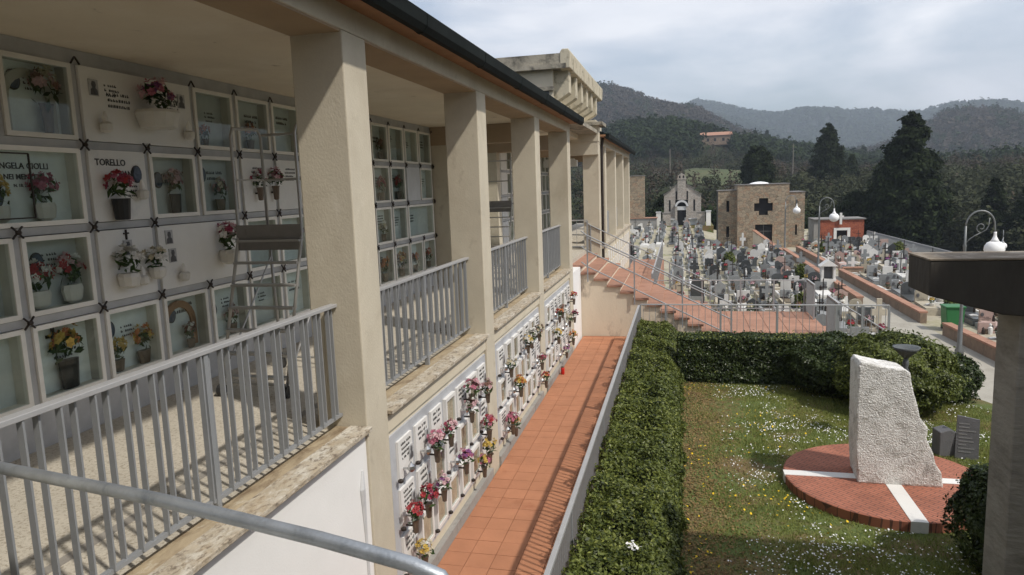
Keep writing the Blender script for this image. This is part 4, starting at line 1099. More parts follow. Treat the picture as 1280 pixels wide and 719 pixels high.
cp_(MB().box(-.36, .56, 84.86, 85.2, 2.2, 4.55), 'belfry_shaft', rub2)
cp_(MB().box(-.42, .62, 84.8, 85.25, 4.55, 4.68).prism([(-.36, 4.68), (.56, 4.68), (.50, 5.05), (.1, 5.25), (-.30, 5.05)], 84.86, 85.2, 'y'), 'belfry_head', rub2)
cp_(MB().box(-.2, -.02, 84.85, 84.86, 4.7, 4.98).box(.22, .40, 84.85, 84.86, 4.7, 4.98), 'belfry_opening', blackm)
for s, pts in ((-1, [(-1.98, 2.76), (-1.1, 3.27), (-1.1, 3.36), (-1.98, 2.85)]), (1, [(2.36, 2.73), (1.45, 3.24), (1.45, 3.33), (2.36, 2.82)])):
    cp_(MB().prism(pts, 84.9, 85.35, 'y'), 'gable_coping', lead)
cp_(MB().prism([(-1.2, 3.46), (-.36, 3.96), (-.36, 4.05), (-1.2, 3.55)], 84.9, 85.35, 'y').prism([(.56, 3.96), (1.55, 3.43), (1.55, 3.52), (.56, 4.05)], 84.9, 85.35, 'y'), 'gable_coping', lead)
for x in (-1.88, .88): cp_(MB().box(x, x + 1.2, 84.4, 84.95, -.05, .05).box(x + .05, x + 1.1, 84.6, 84.9, -.7, -.06), 'side_bench', lite_mb)
tag(MB().box(-4.5, 3.6, 83.0, 92, G0, -.752).build('chapel_terrace', dirt), kind='structure')
for k, (x, lab) in enumerate(((-2.5, 'left of'), (3.05, 'right of'))):
    p = thing('stone_pier', 'white square stone pier standing %s the small chapel' % lab, 'pier', (x, 83.5, -.75))
    MB().box(-.25, .25, -.25, .25, 0, 1.6).build('shaft', white_mb, p); MB().box(-.3, .3, -.3, .3, 1.601, 1.7).build('cap', lite_mb, p)
    p2 = thing('tank_block', 'grey stone tank beside the white pier %s the chapel' % lab, 'tank', (x + (.9 if k == 0 else -.8), 84.2, -.75))
    MB().box(-.45, .45, -.3, .3, 0, 1.45).build('body', rub2, p2); MB().box(-.5, .5, -.35, .35, 1.451, 1.55).build('lid', lead, p2)
sw = thing('rubble_end_wall', 'tall tan rubble stone wall behind the end of the far gallery', 'wall', (-5, 80, -1))
MB().box(-8.5, -3.88, 80, 80.5, .46, 5.05).build('wall', rub1, sw, wl(sw)); MB().box(-8.5, -3.83, 79.95, 80.55, 5.052, 5.14).build('coping', lead, sw, wl(sw))
MB().box(-8.5, -2.6, 79.6, 81.5, G0, .40).build('terrace_base', conc, sw, wl(sw)); MB().box(-8.5, -2.5, 79.5, 81.5, .402, .458).build('ledge', terr2, sw, wl(sw))
hut = thing('brick_hut', 'small red brick hut with white framed doorway at the cemetery end', 'hut', (14.3, 71, G0))
def hp_(mb, name, mat): return mb.build(name, mat, hut, wl(hut))
hp_(wallhole(12.5, 16.2, G0, .32, 70, .25, [(13.9, 14.8, G0, -.65)]), 'front_wall', redb)
hp_(MB().box(11.95, 12.498, 70.05, 73, G0, .30), 'grey_side', conc); hp_(MB().box(12.5, 16.2, 70.26, 73, G0, .31), 'core', blackm)
hp_(MB().box(11.9, 16.35, 69.9, 73.1, .322, .42), 'roof', lead)
hp_(MB().box(13.65, 13.898, 69.95, 70.1, G0, -.42).box(14.802, 15.05, 69.95, 70.1, G0, -.42).box(13.9, 14.8, 69.95, 70.1, -.65, -.42), 'door_frame', white_mb)
hp_(MB().box(14.1, 14.3, 69.8, 69.9, -.1, .95).box(13.95, 14.45, 69.82, 69.88, .55, .70), 'roof_cross', white_mb)
railing('boundary_fence', 'grey metal boundary fence on the right of the far graves', (16.5, 70, G0 - .05), (16.6, 42, G0 - .05), 1.12, .22, .20, .012, 0, (0, .25, .5, .75, 1), (.05, .05), .05, cat='fence')
hs = thing('farm_house', 'far farmhouse with red tiled roof on the wooded slope', 'house', (15.2, 332, float(terr_h(np.array([2.62]), np.array([332.3]))[0]) + .2))
MB().box(-6.3, 6.3, -3, 3, 0, 4.2).build('wall', brickwall, hs)
MB().prism([(-3.4, 4.15), (3.4, 4.15), (0, 5.7)], -6.8, 6.8, 'x').build('roof', terr2, hs)
for x in (-4, -1, 2.5): MB().box(x, x + 1, -3.05, -3.001, 1.6, 2.9).build('window', blackm, hs)

# ================================================================== STREET LAMPS
lamp_metal = M('lamp_grey_metal', (.20, .21, .21), .5, .1, 10, .05, 30, metal=.5)
def lamp(label, loc, rz=0):
    root = thing('street_lamp', label, 'street lamp', loc, rz, 'white globe lamps along the cemetery path'); root.scale = (1, 1, 1.08)
    MB().lathe([(.14, 0), (.14, .1), (.08, .25), (.075, .9), (.055, 1.0), (.048, 3.3), (.06, 3.34), (.04, 3.4), (.03, 3.95)], (0, 0, 0), 10).build('pole', lamp_metal, root, smooth=True)
    a = [(.42 - .42 * math.cos(t), 0, 3.95 + .45 * math.sin(t)) for t in np.linspace(0, math.pi * .93, 14)] + [(.85, 0, 3.84), (.86, 0, 3.72)]
    MB().tube(a, .026, 8).build('arm', lamp_metal, root, smooth=True)
    s = [(.02, 0, 3.42), (.12, 0, 3.55), (.28, 0, 3.66), (.45, 0, 3.74)]
    sp_ = [(.45 - .16 * (1 - t / 9) * math.sin(t), 0, 3.90 - .16 * (1 - t / 9) * math.cos(t)) for t in np.linspace(0, 7, 18)]
    MB().tube(s + sp_, .013, 6).tube([(.45, 0, 3.74), (.60, 0, 3.83), (.66, 0, 3.95), (.68, 0, 4.18)], .013, 6).build('scroll', lamp_metal, root, smooth=True)
    MB().lathe([(.045, .16), (.04, .10), (.05, .02), (.09, -.06), (.14, -.13)], (.86, 0, 3.6), 12).build('neck', lampw, root, smooth=True)
    MB().lathe([(.14, .0), (.22, -.04), (.285, -.14), (.30, -.25), (.26, -.36), (.15, -.44), (.05, -.47)], (.86, 0, 3.47), 16).build('globe', lampw, root, smooth=True)
    return root
lamp('white globe lamp with scrolled arm seen above the concrete beam', (9.05, 25.9, G0))
lamp('white globe lamp with scrolled arm beside the middle of the path', (8.42, 47.6, G0))
lamp('white globe lamp standing in front of the stone building', (8.3, 61.5, G0 - .1))
lamp('distant white globe lamp left of the lamp above the beam', (23.7, 60.5, -5.0), R_(70))
bn = thing('wheelie_bin', 'green plastic bin beside the path among the right-hand graves', 'bin', (10.15, 29.9, G0))
MB().prism([(-.27, .08), (.27, .08), (.33, .90), (-.33, .90)], -.32, .32, 'y').build('body', green_pl, bn, bevel=.03)
MB().box(-.35, .35, -.36, .36, .902, .97).build('lid', green_pl, bn, bevel=.02)
for s in (-.24, .24): MB().tube([(s - .03, .3, .09), (s + .03, .3, .09)], .09, 10).build('wheel', vase_d, bn)

# ================================================================== GRAVES
gm = {'white': M('grave_white', (.62, .61, .58), .5, .08, 4, .05, 30, obrand=.15), 'grey': M('grave_grey', (.24, .25, .25), .5, .12, 6, .05, 30, obrand=.2),
      'dark': M('grave_dark', (.065, .07, .072), .35, .15, 10, .02, 30, obrand=.25), 'pink': M('grave_rose', (.42, .30, .26), .5, .12, 6, .04, 30, obrand=.15),
      'sand': M('grave_sandstone', (.40, .36, .28), .8, .15, 4, .2, 30, obrand=.2)}
soil = M('grave_soil', (.16, .13, .09), .95, .25, 8, .4, 40)
def hs_poly(kind, w, h):
    a = w / 2
    if kind == 'rect': return [(-a, 0), (a, 0), (a, h), (-a, h)]
    if kind == 'arch':
        return [(-a, 0), (a, 0)] + [(a * math.cos(math.pi * k / 10), h - a * .8 + a * .8 * math.sin(math.pi * k / 10)) for k in range(11)]
    if kind == 'gable': return [(-a, 0), (a, 0), (a, h * .72), (a * 1.15, h * .74), (0, h), (-a * 1.15, h * .74), (-a, h * .72)]
    if kind == 'cross':
        t = .085; return [(-a, 0), (a, 0), (a, .22), (t, .26), (t, h * .55), (.26, h * .55), (.26, h * .72), (t, h * .72), (t, h), (-t, h), (-t, h * .72), (-.26, h * .72), (-.26, h * .55), (-t, h * .55), (-t, .26), (-a, .22)]
    if kind == 'wave': return [(-a, 0), (a, 0), (a, h * .6), (a * .6, h * .8), (a * .1, h * .86), (-a * .3, h), (-a, h * .9)]
    if kind == 'ring':
        return [(-a, 0), (a, 0), (a, .3)] + [(.30 * math.cos(t), h - .30 + .30 * math.sin(t)) for t in np.linspace(-.6, math.pi + .6, 12)] + [(-a, .3)]
HS = {}; kerbs = {}; slabs = {}; W_ = .72; L_ = 1.7
SHAPES = ['rect', 'arch', 'gable', 'cross', 'wave', 'ring']
for col, mt_ in gm.items():
    for s in SHAPES:
        h = {'rect': .62, 'arch': .78, 'gable': .85, 'cross': 1.15, 'wave': .72, 'ring': .70}[s]
        HS[(s, col)] = MB().prism(hs_poly(s, .56, h), -.05, .05, 'y').mesh('headstone', mt_)
    k = MB(); k.box(-W_ / 2, W_ / 2, 0, .12, 0, .22).box(-W_ / 2, W_ / 2, L_ - .12, L_, 0, .22).box(-W_ / 2, -W_ / 2 + .11, .121, L_ - .121, 0, .22).box(W_ / 2 - .11, W_ / 2, .121, L_ - .121, 0, .22)
    kerbs[col] = k.mesh('kerb', mt_)
    slabs[col] = MB().prism([(.05, .20), (L_ - .2, .26), (L_ - .2, .34), (.05, .28)], -.30, .30, 'x').mesh('slab', mt_)
soil_me = MB().box(-.25, .25, .12, L_ - .12, 0, .17).mesh('soil_bed', soil)
gphoto = oval_mesh(.07, .095).mesh('portrait', photo_d)
gtext = scribble(.36, 3, 41, .035)
glan = MB().lathe([(.05, 0), (.06, .05), (.05, .17), (.03, .2), (.05, .22), (.01, .28)], (0, 0, 0), 8).mesh('grave_lantern', bronze)
gvase = MB().lathe([(.05, 0), (.07, .08), (.055, .16), (.07, .2)], (0, 0, 0), 8).mesh('vase', vase_b)
gstat = MB().lathe([(.10, 0), (.10, .05), (.07, .08), (.085, .25), (.075, .34), (.03, .38), (.045, .43), (.04, .47), (.01, .50)], (0, 0, 0), 8).mesh('statue', gm['white'])
gcross = MB().box(-.02, .02, -.02, .02, 0, 1.35).box(-.17, .17, -.02, .02, 1.0, 1.045).mesh('cross', bronze)
bookm = MB().prism([(-.16, 0), (.16, 0), (.16, .02), (0, .05), (-.16, .02)], 0, .24, 'y').mesh('stone_book', gm['white'])
ORD = ['first', 'second', 'third', 'fourth', 'fifth', 'sixth', 'seventh', 'eighth', 'ninth', 'tenth', 'eleventh', 'twelfth', 'thirteenth', 'fourteenth', 'fifteenth', 'sixteenth', 'seventeenth', 'eighteenth']
CN = {'white': 'white marble', 'grey': 'grey stone', 'dark': 'dark granite', 'pink': 'rose marble', 'sand': 'sandstone'}
SN = {'rect': 'square headstone', 'arch': 'arched headstone', 'gable': 'gabled headstone', 'cross': 'cross', 'wave': 'curved headstone', 'ring': 'round headstone'}
gr = random.Random(5)
grave_spots = []
def grave(x, y, where, col, shape, covered, rz):
    root = thing('grave', '%s grave with %s, %s' % (CN[col], SN[shape], where), 'grave', (x, y, gz(x, y)), rz, 'graves in the cemetery field')
    root.scale = (gr.uniform(.88, 1.12), gr.uniform(.85, 1.1), gr.uniform(.8, 1.15))
    kc = gr.choice([col, 'grey', 'grey', 'sand', 'white'])
    if gr.random() < .16: link('statue', gstat, root, (gr.uniform(-.15, .15), L_ - .32, .25), rot=(0, 0, gr.uniform(0, 6)))
    if gr.random() < .22: link('cross', gcross, root, (gr.uniform(-.1, .1), L_ - .16, .2))
    link('kerb', kerbs[kc], root)
    if covered: link('slab', slabs[gr.choice([col, kc])], root)
    else: link('soil_bed', soil_me, root)
    hcol = col
    h = link('headstone', HS[(shape, hcol)], root, (0, L_ - .10, .2)); s_ = gr.uniform(.78, 1.15); h.scale = (gr.uniform(.9, 1.08), 1, s_)
    if shape not in ('cross',):
        # face looks to -y
        link('portrait', gphoto, h, (gr.uniform(-.2, .2), -.062, .42), rot=(0, 0, -math.pi / 2))
        link('inscription', gtext, h, (-.18, -.052, .28), rot=(0, 0, -math.pi / 2))
    if gr.random() < .7: link('grave_lantern', glan, root, (gr.uniform(-.28, .28), L_ - .34, .33 if covered else .18))
    if gr.random() < .55: link('vase', gvase, root, (gr.uniform(-.28, .28), L_ - .3, .33 if covered else .18))
    if gr.random() < .35: link('stone_book', bookm, root, (gr.uniform(-.1, .1), .6, .31 if covered else .18))
    grave_spots.append((x, y, rz, covered, where))
    return root
def field(x0, ncol, px, y0, nrow, py, desc, skip=lambda i, j, x, y: False, seed=1):
    for j in range(nrow):
        cnt = 0
        for i in range(ncol):
            x = x0 + i * px + gr.uniform(-.12, .12); y = y0 + j * py + gr.uniform(-.15, .15)
            if skip(i, j, x, y): continue
            col = gr.choices(['white', 'grey', 'dark', 'pink', 'sand'], [.22, .36, .25, .06, .11])[0]
            shape = gr.choices(SHAPES, [.27, .25, .14, .16, .12, .06])[0]
            rz = 0 if gr.random() < .8 else math.pi
            yy = y if rz == 0 else y + L_
            cnt += 1
            grave(x, yy, '%s in %s row, %s' % (ORD[cnt - 1], ORD[j], desc), col, shape, gr.random() < .72, rz + gr.uniform(-.03, .03))
ORD += ['nineteenth', 'twentieth', 'twenty-first', 'twenty-second']
field(-.15, 8, 1.03, 26.2, 17, 2.14, 'field left of path', lambda i, j, x, y: (j < 1 and i in (0,)) or (i == 1 and j in (3, 4)) or (i == 4 and j == 2) or y > 62 or (x < .3 and y < 26))
field(-4.7, 3, 1.2, 42.2, 8, 2.2, 'field beyond far gallery')
field(-4.4, 6, 1.25, 62.5, 9, 2.15, 'field before the chapel', lambda i, j, x, y: x > 2.9)
field(10.5, 6, 1.02, 24.2, 20, 2.16, 'field right of path', lambda i, j, x, y: (i == 0 and 28.4 < y + 1 < 32.2) or x > .49 * y + 1.2)
# small white shrine by the path
shr = thing('grave_shrine', 'small white gabled shrine with dark picture left of the path', 'shrine', (7.75, 41.0, G0))
MB().box(-.38, .38, -.3, .3, 0, .55).build('base', white_mb, shr)
MB().box(-.36, -.24, -.26, .26, .551, 1.25).box(.24, .36, -.26, .26, .551, 1.25).box(-.24, .24, .1, .26, .551, 1.25).build('walls', white_mb, shr)
MB().prism([(-.46, 1.251), (.46, 1.251), (0, 1.6)], -.34, .34, 'y').build('roof', white_mb, shr)
MB().box(-.235, .235, .06, .098, .56, 1.24).build('picture', slate, shr); MB().box(-.03, .03, -.03, .03, 1.58, 2.0).box(-.12, .12, -.03, .03, 1.78, 1.84).build('cross', white_mb, shr)

# flowers on the graves (separate things)
def head_quads(P, N, s, k, g):
    out = []
    for p, nrm in zip(P, N):
        t = np.cross(nrm, g.normal(0, 1, 3)); t /= np.linalg.norm(t) + 1e-9; b = np.cross(nrm, t)
        sz = s * g.uniform(.75, 1.2)
        for j in range(k):
            a = 2 * math.pi * j / k + g.uniform(-.2, .2); d = math.cos(a) * t + math.sin(a) * b; q = math.cos(a + 1.57) * t + math.sin(a + 1.57) * b
            lift = g.uniform(.05, .5)
            out.append([p, p + (d * .6 + q * .38) * sz + nrm * sz * lift * .6, p + d * sz + nrm * sz * lift, p + (d * .6 - q * .38) * sz + nrm * sz * lift * .6])
        for j in range(3):
            a = 2 * math.pi * j / 3; d = (math.cos(a) * t + math.sin(a) * b) * .45; q = (math.cos(a + 1.57) * t + math.sin(a + 1.57) * b) * .3
            o_ = p + nrm * sz * .25
            out.append([o_, o_ + (d + q) * sz * .7 + nrm * sz * .35, o_ + d * sz + nrm * sz * .5, o_ + (d - q) * sz * .7 + nrm * sz * .35])
    return np.array(out)
fcol = {'pink': (.62, .16, .26), 'red': (.50, .02, .03), 'rose': (.45, .03, .10), 'white': (.78, .76, .70), 'yellow': (.72, .48, .03), 'orange': (.70, .22, .03), 'purple': (.30, .07, .28), 'palepink': (.72, .42, .45), 'brown': (.28, .13, .09), 'cream': (.66, .58, .38)}
fcol = {k: tuple(.80 * x + .20 * (.35 * sum(v)) for x in v) for k, v in fcol.items()}
fmat = {k: leafmat('petals_' + k, [x * .62 for x in v], [min(1, x * 1.12) for x in v], .2, .6, 30) for k, v in fcol.items()}
fleaf = leafmat('bouquet_leaves', (.015, .04, .010), (.07, .12, .03), .2, .4, 20)
BQ = {}
def bouquet_meshes(cols, seed, n=16, spread=.10, hgt=.13, size=.035):
    key = (tuple(cols), seed, n, spread, hgt, size)
    if key in BQ: return BQ[key]
    g = np.random.default_rng(seed); res = []
    D = g.normal(0, 1, (n, 3)); D[:, 2] = np.abs(D[:, 2]) * .9 + .1; D = unit(D)
    P = D * np.array([spread, spread, hgt * .75]) * g.uniform(.65, 1.1, (n, 1)) + np.array([0, 0, hgt * .55])
    for k, cname in enumerate(cols):
        idx = np.arange(n) % len(cols) == k
        res.append(quads_mesh('blossoms', head_quads(P[idx], D[idx], size, 6, g), fmat[cname]))
    m = 46
    D2 = unit(g.normal(0, 1, (m, 3)) * np.array([1, 1, .7]) + np.array([0, 0, .35])); P2 = D2 * np.array([spread, spread, hgt * .7]) * g.uniform(.3, 1.05, (m, 1)) + np.array([0, 0, hgt * .42])
    lf = quads_mesh('leaves', leaves(P2, D2 * .4 + np.array([0, 0, .6]), size * 1.05, .38, .6, seed), fleaf)
    BQ[key] = (res, lf); return BQ[key]
vases = {'cone': (MB().lathe([(.018, -.17), (.03, -.16), (.042, -.02), (.05, .0), (.044, .0)], (0, 0, 0), 10).mesh('vase', vase_b), .17),
         'black': (MB().lathe([(.05, -.17), (.055, -.165), (.07, 0), (.062, 0)], (0, 0, 0), 10).mesh('vase', vase_d), .17),
         'white': (MB().lathe([(.03, -.12), (.07, -.10), (.085, -.03), (.075, .0)], (0, 0, 0), 10).mesh('vase', vase_w), .12),
         'pot': (MB().lathe([(.05, -.11), (.055, -.105), (.075, 0), (.066, 0)], (0, 0, 0), 10).mesh('vase', vase_b), .11),
         'bowl': (MB().lathe([(.08, -.13), (.12, -.12), (.15, -.02), (.14, 0)], (0, 0, 0), 12).mesh('vase', vase_w), .13)}
def bouquet(label, loc, cols, seed, vase='cone', sc=1.0, n=16, spread=.10, hgt=.13, size=.035, group=None, bracket=None, flat=1.0):
    root = thing('flower_bouquet', label, 'flowers', loc, 0, group); root.scale = (sc * flat, sc, sc)
    bl, lf = bouquet_meshes(cols, seed, n, spread, hgt, size)
    vm, vh = vases[vase]
    link('vase', vm, root, (0, 0, vh))
    for b in bl: link('blossoms', b, root, (0, 0, vh))
    link('leaves', lf, root, (0, 0, vh))
    if bracket is not None:
        MB().tube([(0, 0, vh * .55), (bracket, 0, vh * .55)], .012, 6).build('bracket', bronze, root)
    return root
k = 0
gsort = sorted(grave_spots, key=lambda s: s[1])
fc = list(fcol)
for (x, y, rz, cov, where) in gsort:
    if gr.random() < .72:
        cc = gr.choice(fc)
        s = 1 if abs(rz) < 1 else -1
        bouquet('%s flowers on the grave that is %s' % (cc if cc != 'palepink' else 'pale pink', where), (x + gr.uniform(-.22, .22), y + s * gr.choice([.5, 1.3]), gz(x, y) + (.325 if cov else .17)), [cc], gr.choice([1, 2]), gr.choice(['pot', 'white']), gr.uniform(1.2, 1.8), group='flowers on the graves')
# cemetery shrubs between graves
bush_spots = [(1.9, 28.0, .32, .7), (5.3, 33.6, .3, .9), (6.9, 44, .35, 1.0), (3.2, 50, .4, 1.2), (11.2, 33, .35, .8), (13.5, 40, .4, 1.0), (12.2, 27.2, .3, .75), (15, 55, .5, 1.3), (10.6, 58, .4, 1.1)]
for k, (x, y, r, h) in enumerate(bush_spots):
    root = bush('grave_shrub', 'small green shrub among the graves, %s from the landing' % (['nearest', 'second nearest', 'third nearest', 'fourth nearest', 'fifth nearest', 'sixth nearest', 'seventh nearest', 'eighth nearest', 'farthest'][sorted(range(9), key=lambda q: bush_spots[q][1]).index(k)]), (x, y), (r, r), h, 900, .07, hedge_leaf, 40 + k); root.location.z = G0

# ---- bouquets on the lower ossuary wall (X -2.6) : y, z(centre), colours, vase
LOW = [(6.94, 1.50, ['pink', 'palepink'], 'two-tone pink', 0), (7.42, 1.50, ['palepink', 'rose'], 'pale pink carnation', 0), (8.26, 1.50, ['palepink', 'white'], 'tall pale pink', 0), (8.30, 1.70, ['palepink', 'pink'], 'pink lily', 0), (9.03, 1.52, ['palepink', 'brown'], 'dusty pink', 0),
       (6.22, 1.05, ['red'], 'bright red', 0), (6.60, 1.03, ['red', 'rose'], 'red trailing', 0), (7.10, .98, ['white', 'purple', 'palepink'], 'white and purple', 0), (7.94, .95, ['purple', 'pink'], 'purple', 0), (9.03, .98, ['rose', 'pink', 'red'], 'rose red', 0),
       (6.42, .55, ['yellow', 'cream'], 'yellow green', 0), (8.72, .58, ['yellow', 'pink'], 'yellow and pink', 0), (9.0, .66, ['yellow'], 'yellow', 0),
       (10.42, 1.50, ['white', 'cream'], 'white chrysanthemum', 1), (11.7, 1.58, ['yellow', 'white'], 'yellow and white', 1), (12.0, 1.60, ['white'], 'pure white', 1), (12.69, 1.58, ['brown', 'cream'], 'brown dried', 1),
       (12.9, .97, ['rose', 'brown'], 'dark leafy rose', 1), (11.04, 1.0, ['yellow', 'orange'], 'yellow orange', 1), (13.24, .52, ['orange', 'red'], 'orange red', 1), (10.6, .48, ['yellow', 'orange'], 'yellow pansy', 1), (10.40, .58, ['pink'], 'bright pink', 1),
       (15.0, 1.48, ['red', 'orange'], 'scarlet', 2), (15.4, 1.5, ['white', 'brown'], 'white brown', 2), (14.8, 1.05, ['white', 'yellow'], 'white and yellow', 2), (17.14, 1.52, ['orange', 'red'], 'flame orange', 2), (17.2, 1.05, ['rose', 'pink'], 'crimson', 2), (16.9, .55, ['yellow', 'orange'], 'golden', 2), (15.84, .48, ['purple', 'palepink'], 'violet', 2), (16.4, 1.1, ['cream'], 'cream', 2)]
for k, (y, z, cols, nm, b) in enumerate(LOW):
    row = 'top' if z > 1.3 else ('middle' if z > .8 else 'bottom')
    s = 1.0 if k % 3 else 1.12
    bouquet('%s flowers in bronze vase, %s row, lower wall %s' % (nm, row, WHERE[b]), (-2.575, y, z - .22), cols, 10 + k, 'cone', s * .84, 24, .105, .17, .036, 'flowers on the lower ossuary wall', bracket=-.12)
# ---- bouquets in the upper niches (front shelf x -5.33; inside x -5.48)
UP = [(6.40, 4.93, ['pink', 'palepink', 'purple'], 'bowl', 1.45, -5.22, 'pink and purple flowers in a white bowl on the long top-row plaque', -.1),
      (5.16, 4.06, ['rose', 'pink'], 'white', 1.45, -5.49, 'deep pink roses behind glass in the wide second-row niche', None),
      (4.72, 4.06, ['yellow'], 'white', 1.3, -5.49, 'yellow flowers behind glass in the wide second-row niche', None),
      (5.86, 4.03, ['pink', 'rose', 'red'], 'black', 1.22, -5.29, 'large red roses in a black cone vase on the white second-row plaque', -.09),
      (6.84, 4.06, ['palepink', 'brown'], 'black', 1.35, -5.49, 'dusty pink flowers behind glass, second row, right of the red roses', None),
      (7.63, 4.06, ['palepink', 'brown', 'cream'], 'pot', 1.35, -5.49, 'pale flowers behind glass, second row, left of the ladder', None),
      (5.0, 3.30, ['red', 'white'], 'white', 1.4, -5.49, 'red and white flowers at the left behind glass in the third row', None),
      (5.34, 3.30, ['red', 'palepink', 'white'], 'white', 1.5, -5.49, 'red and pink flowers at the right behind glass in the third row', None),
      (5.84, 3.36, ['white'], 'white', 1.25, -5.28, 'white roses in the left vase of the third-row plaque', -.09),
      (6.24, 3.40, ['white', 'cream'], 'white', 1.05, -5.28, 'small white roses in the right vase of the third-row plaque', -.09),
      (7.45, 3.42, ['white', 'rose', 'palepink'], 'white', 1.45, -5.27, 'white and rose arrangement on the long third-row plaque by the ladder', -.07),
      (5.20, 2.53, ['orange', 'yellow'], 'black', 1.7, -5.49, 'orange and yellow gerberas behind glass in the bottom row', None),
      (5.78, 2.53, ['yellow'], 'pot', 1.15, -5.49, 'small yellow bunch behind glass in the bottom row', None),
      (6.13, 2.53, ['yellow', 'orange'], 'pot', 1.35, -5.49, 'larger yellow bunch behind glass in the bottom row', None),
      (8.36, 4.82, ['orange', 'brown'], 'pot', 1.2, -5.49, 'orange flowers behind glass in the top row behind the ladder', None),
      (7.45, 4.82, ['orange'], 'pot', .85, -5.49, 'small orange flowers behind glass in the top row left of the ladder', None),
      (5.30, 4.82, ['brown', 'palepink', 'cream'], 'cone', 1.7, -5.49, 'dried pale flowers behind glass beside a stone arch in the top row', None),
      (8.25, 4.16, ['rose', 'white'], 'cone', 1.0, -5.30, 'dark red flowers hanging behind the ladder frame', -.09), (8.62, 4.16, ['rose', 'palepink'], 'cone', 1.1, -5.30, 'rose and white spray behind the ladder, second row', -.09),
      (6.86, 2.53, ['white', 'brown'], 'pot', 1.0, -5.49, 'white flowers before a brick arch in the bottom row', None),
      (7.65, 2.53, ['palepink', 'brown'], 'pot', 1.2, -5.49, 'dry pink flowers in the bottom row by the ladder foot', None),
      (12.45, 4.06, ['red', 'rose'], 'pot', 1.5, -5.49, 'red flowers behind glass between the first and second columns', None), (13.3, 4.08, ['brown', 'red'], 'pot', 1.6, -5.49, 'brown and red spray behind glass between the first and second columns', None),
      (12.40, 2.53, ['orange'], 'pot', 1.6, -5.49, 'orange flowers in the bottom row, nearest in the second bay', None), (13.25, 2.53, ['orange', 'yellow'], 'pot', 1.7, -5.49, 'orange yellow flowers in the bottom row, second in the second bay', None),
      (14.0, 2.53, ['orange', 'palepink'], 'pot', 1.4, -5.49, 'salmon flowers in the bottom row, third in the second bay', None), (14.8, 2.53, ['orange', 'red'], 'pot', 1.4, -5.49, 'orange red flowers in the bottom row, farthest in the second bay', None),
      (12.45, 3.30, ['white', 'cream'], 'pot', 1.3, -5.49, 'white flowers in the third row of the second bay', None), (12.5, 4.82, ['brown'], 'pot', 1.3, -5.49, 'dark dried flowers in the top row of the second bay', None)]
for k, (y, z, cols, va, sc, x, lab, br) in enumerate(UP):
    if x < -5.4: z = [zz for zz in (4.82, 4.06, 3.30, 2.53) if zz <= z + .02][0] + .001; x = -5.455
    bouquet(lab, (x, y, z), cols, 60 + k, va, sc * (.92 if x < -5.4 else 1), 24, .105, .16, .036, 'flowers in the gallery niches', bracket=br, flat=(.42 if x < -5.4 else 1.0))
# potted plants on the railing between third and fourth columns
pt = bouquet('green leafy plant with orange blooms behind the railing by the fourth column', (-3.35, 15.6, 2.9), ['orange'], 90, 'pot', 2.2, 8, .14, .16, .03)
st_ = thing('plant_stand', 'slim stand carrying the leafy plant behind the gallery railing', 'stand', (-3.35, 15.6, ZF))
MB().tube([(0, 0, 0), (0, 0, .78)], .02, 8).lathe([(.16, .0), (.16, .02)], (0, 0, 0), 12).lathe([(.15, .78), (.15, .797)], (0, 0, 0), 12).build('stand', steel_p, st_)
# grave cups (lanterns) on upper plaques
for (y, z, lab) in ((5.80, 4.86, 'left on the long top-row plaque'), (6.98, 4.86, 'right on the long top-row plaque'), (6.18, 4.22, 'on the plaque right of the red roses'), (6.06, 3.36, 'between the two white rose vases'), (6.68, 3.32, 'on the long third-row plaque')):
    t = thing('votive_lamp', 'small pale votive lamp ' + lab, 'lamp', (-5.31, y, z), 0, 'votive lamps on the gallery plaques')
    MB().lathe([(.03, 0), (.055, .02), (.06, .08), (.04, .1)], (0, 0, 0), 10).build('cup', vase_w, t); MB().lathe([(.03, .101), (.03, .14), (.008, .2)], (0, 0, 0), 8).build('flame_cover', frame_mb, t); MB().tube([(0, 0, .05), (-.065, 0, .05)], .01, 6).build('bracket', bronze, t)

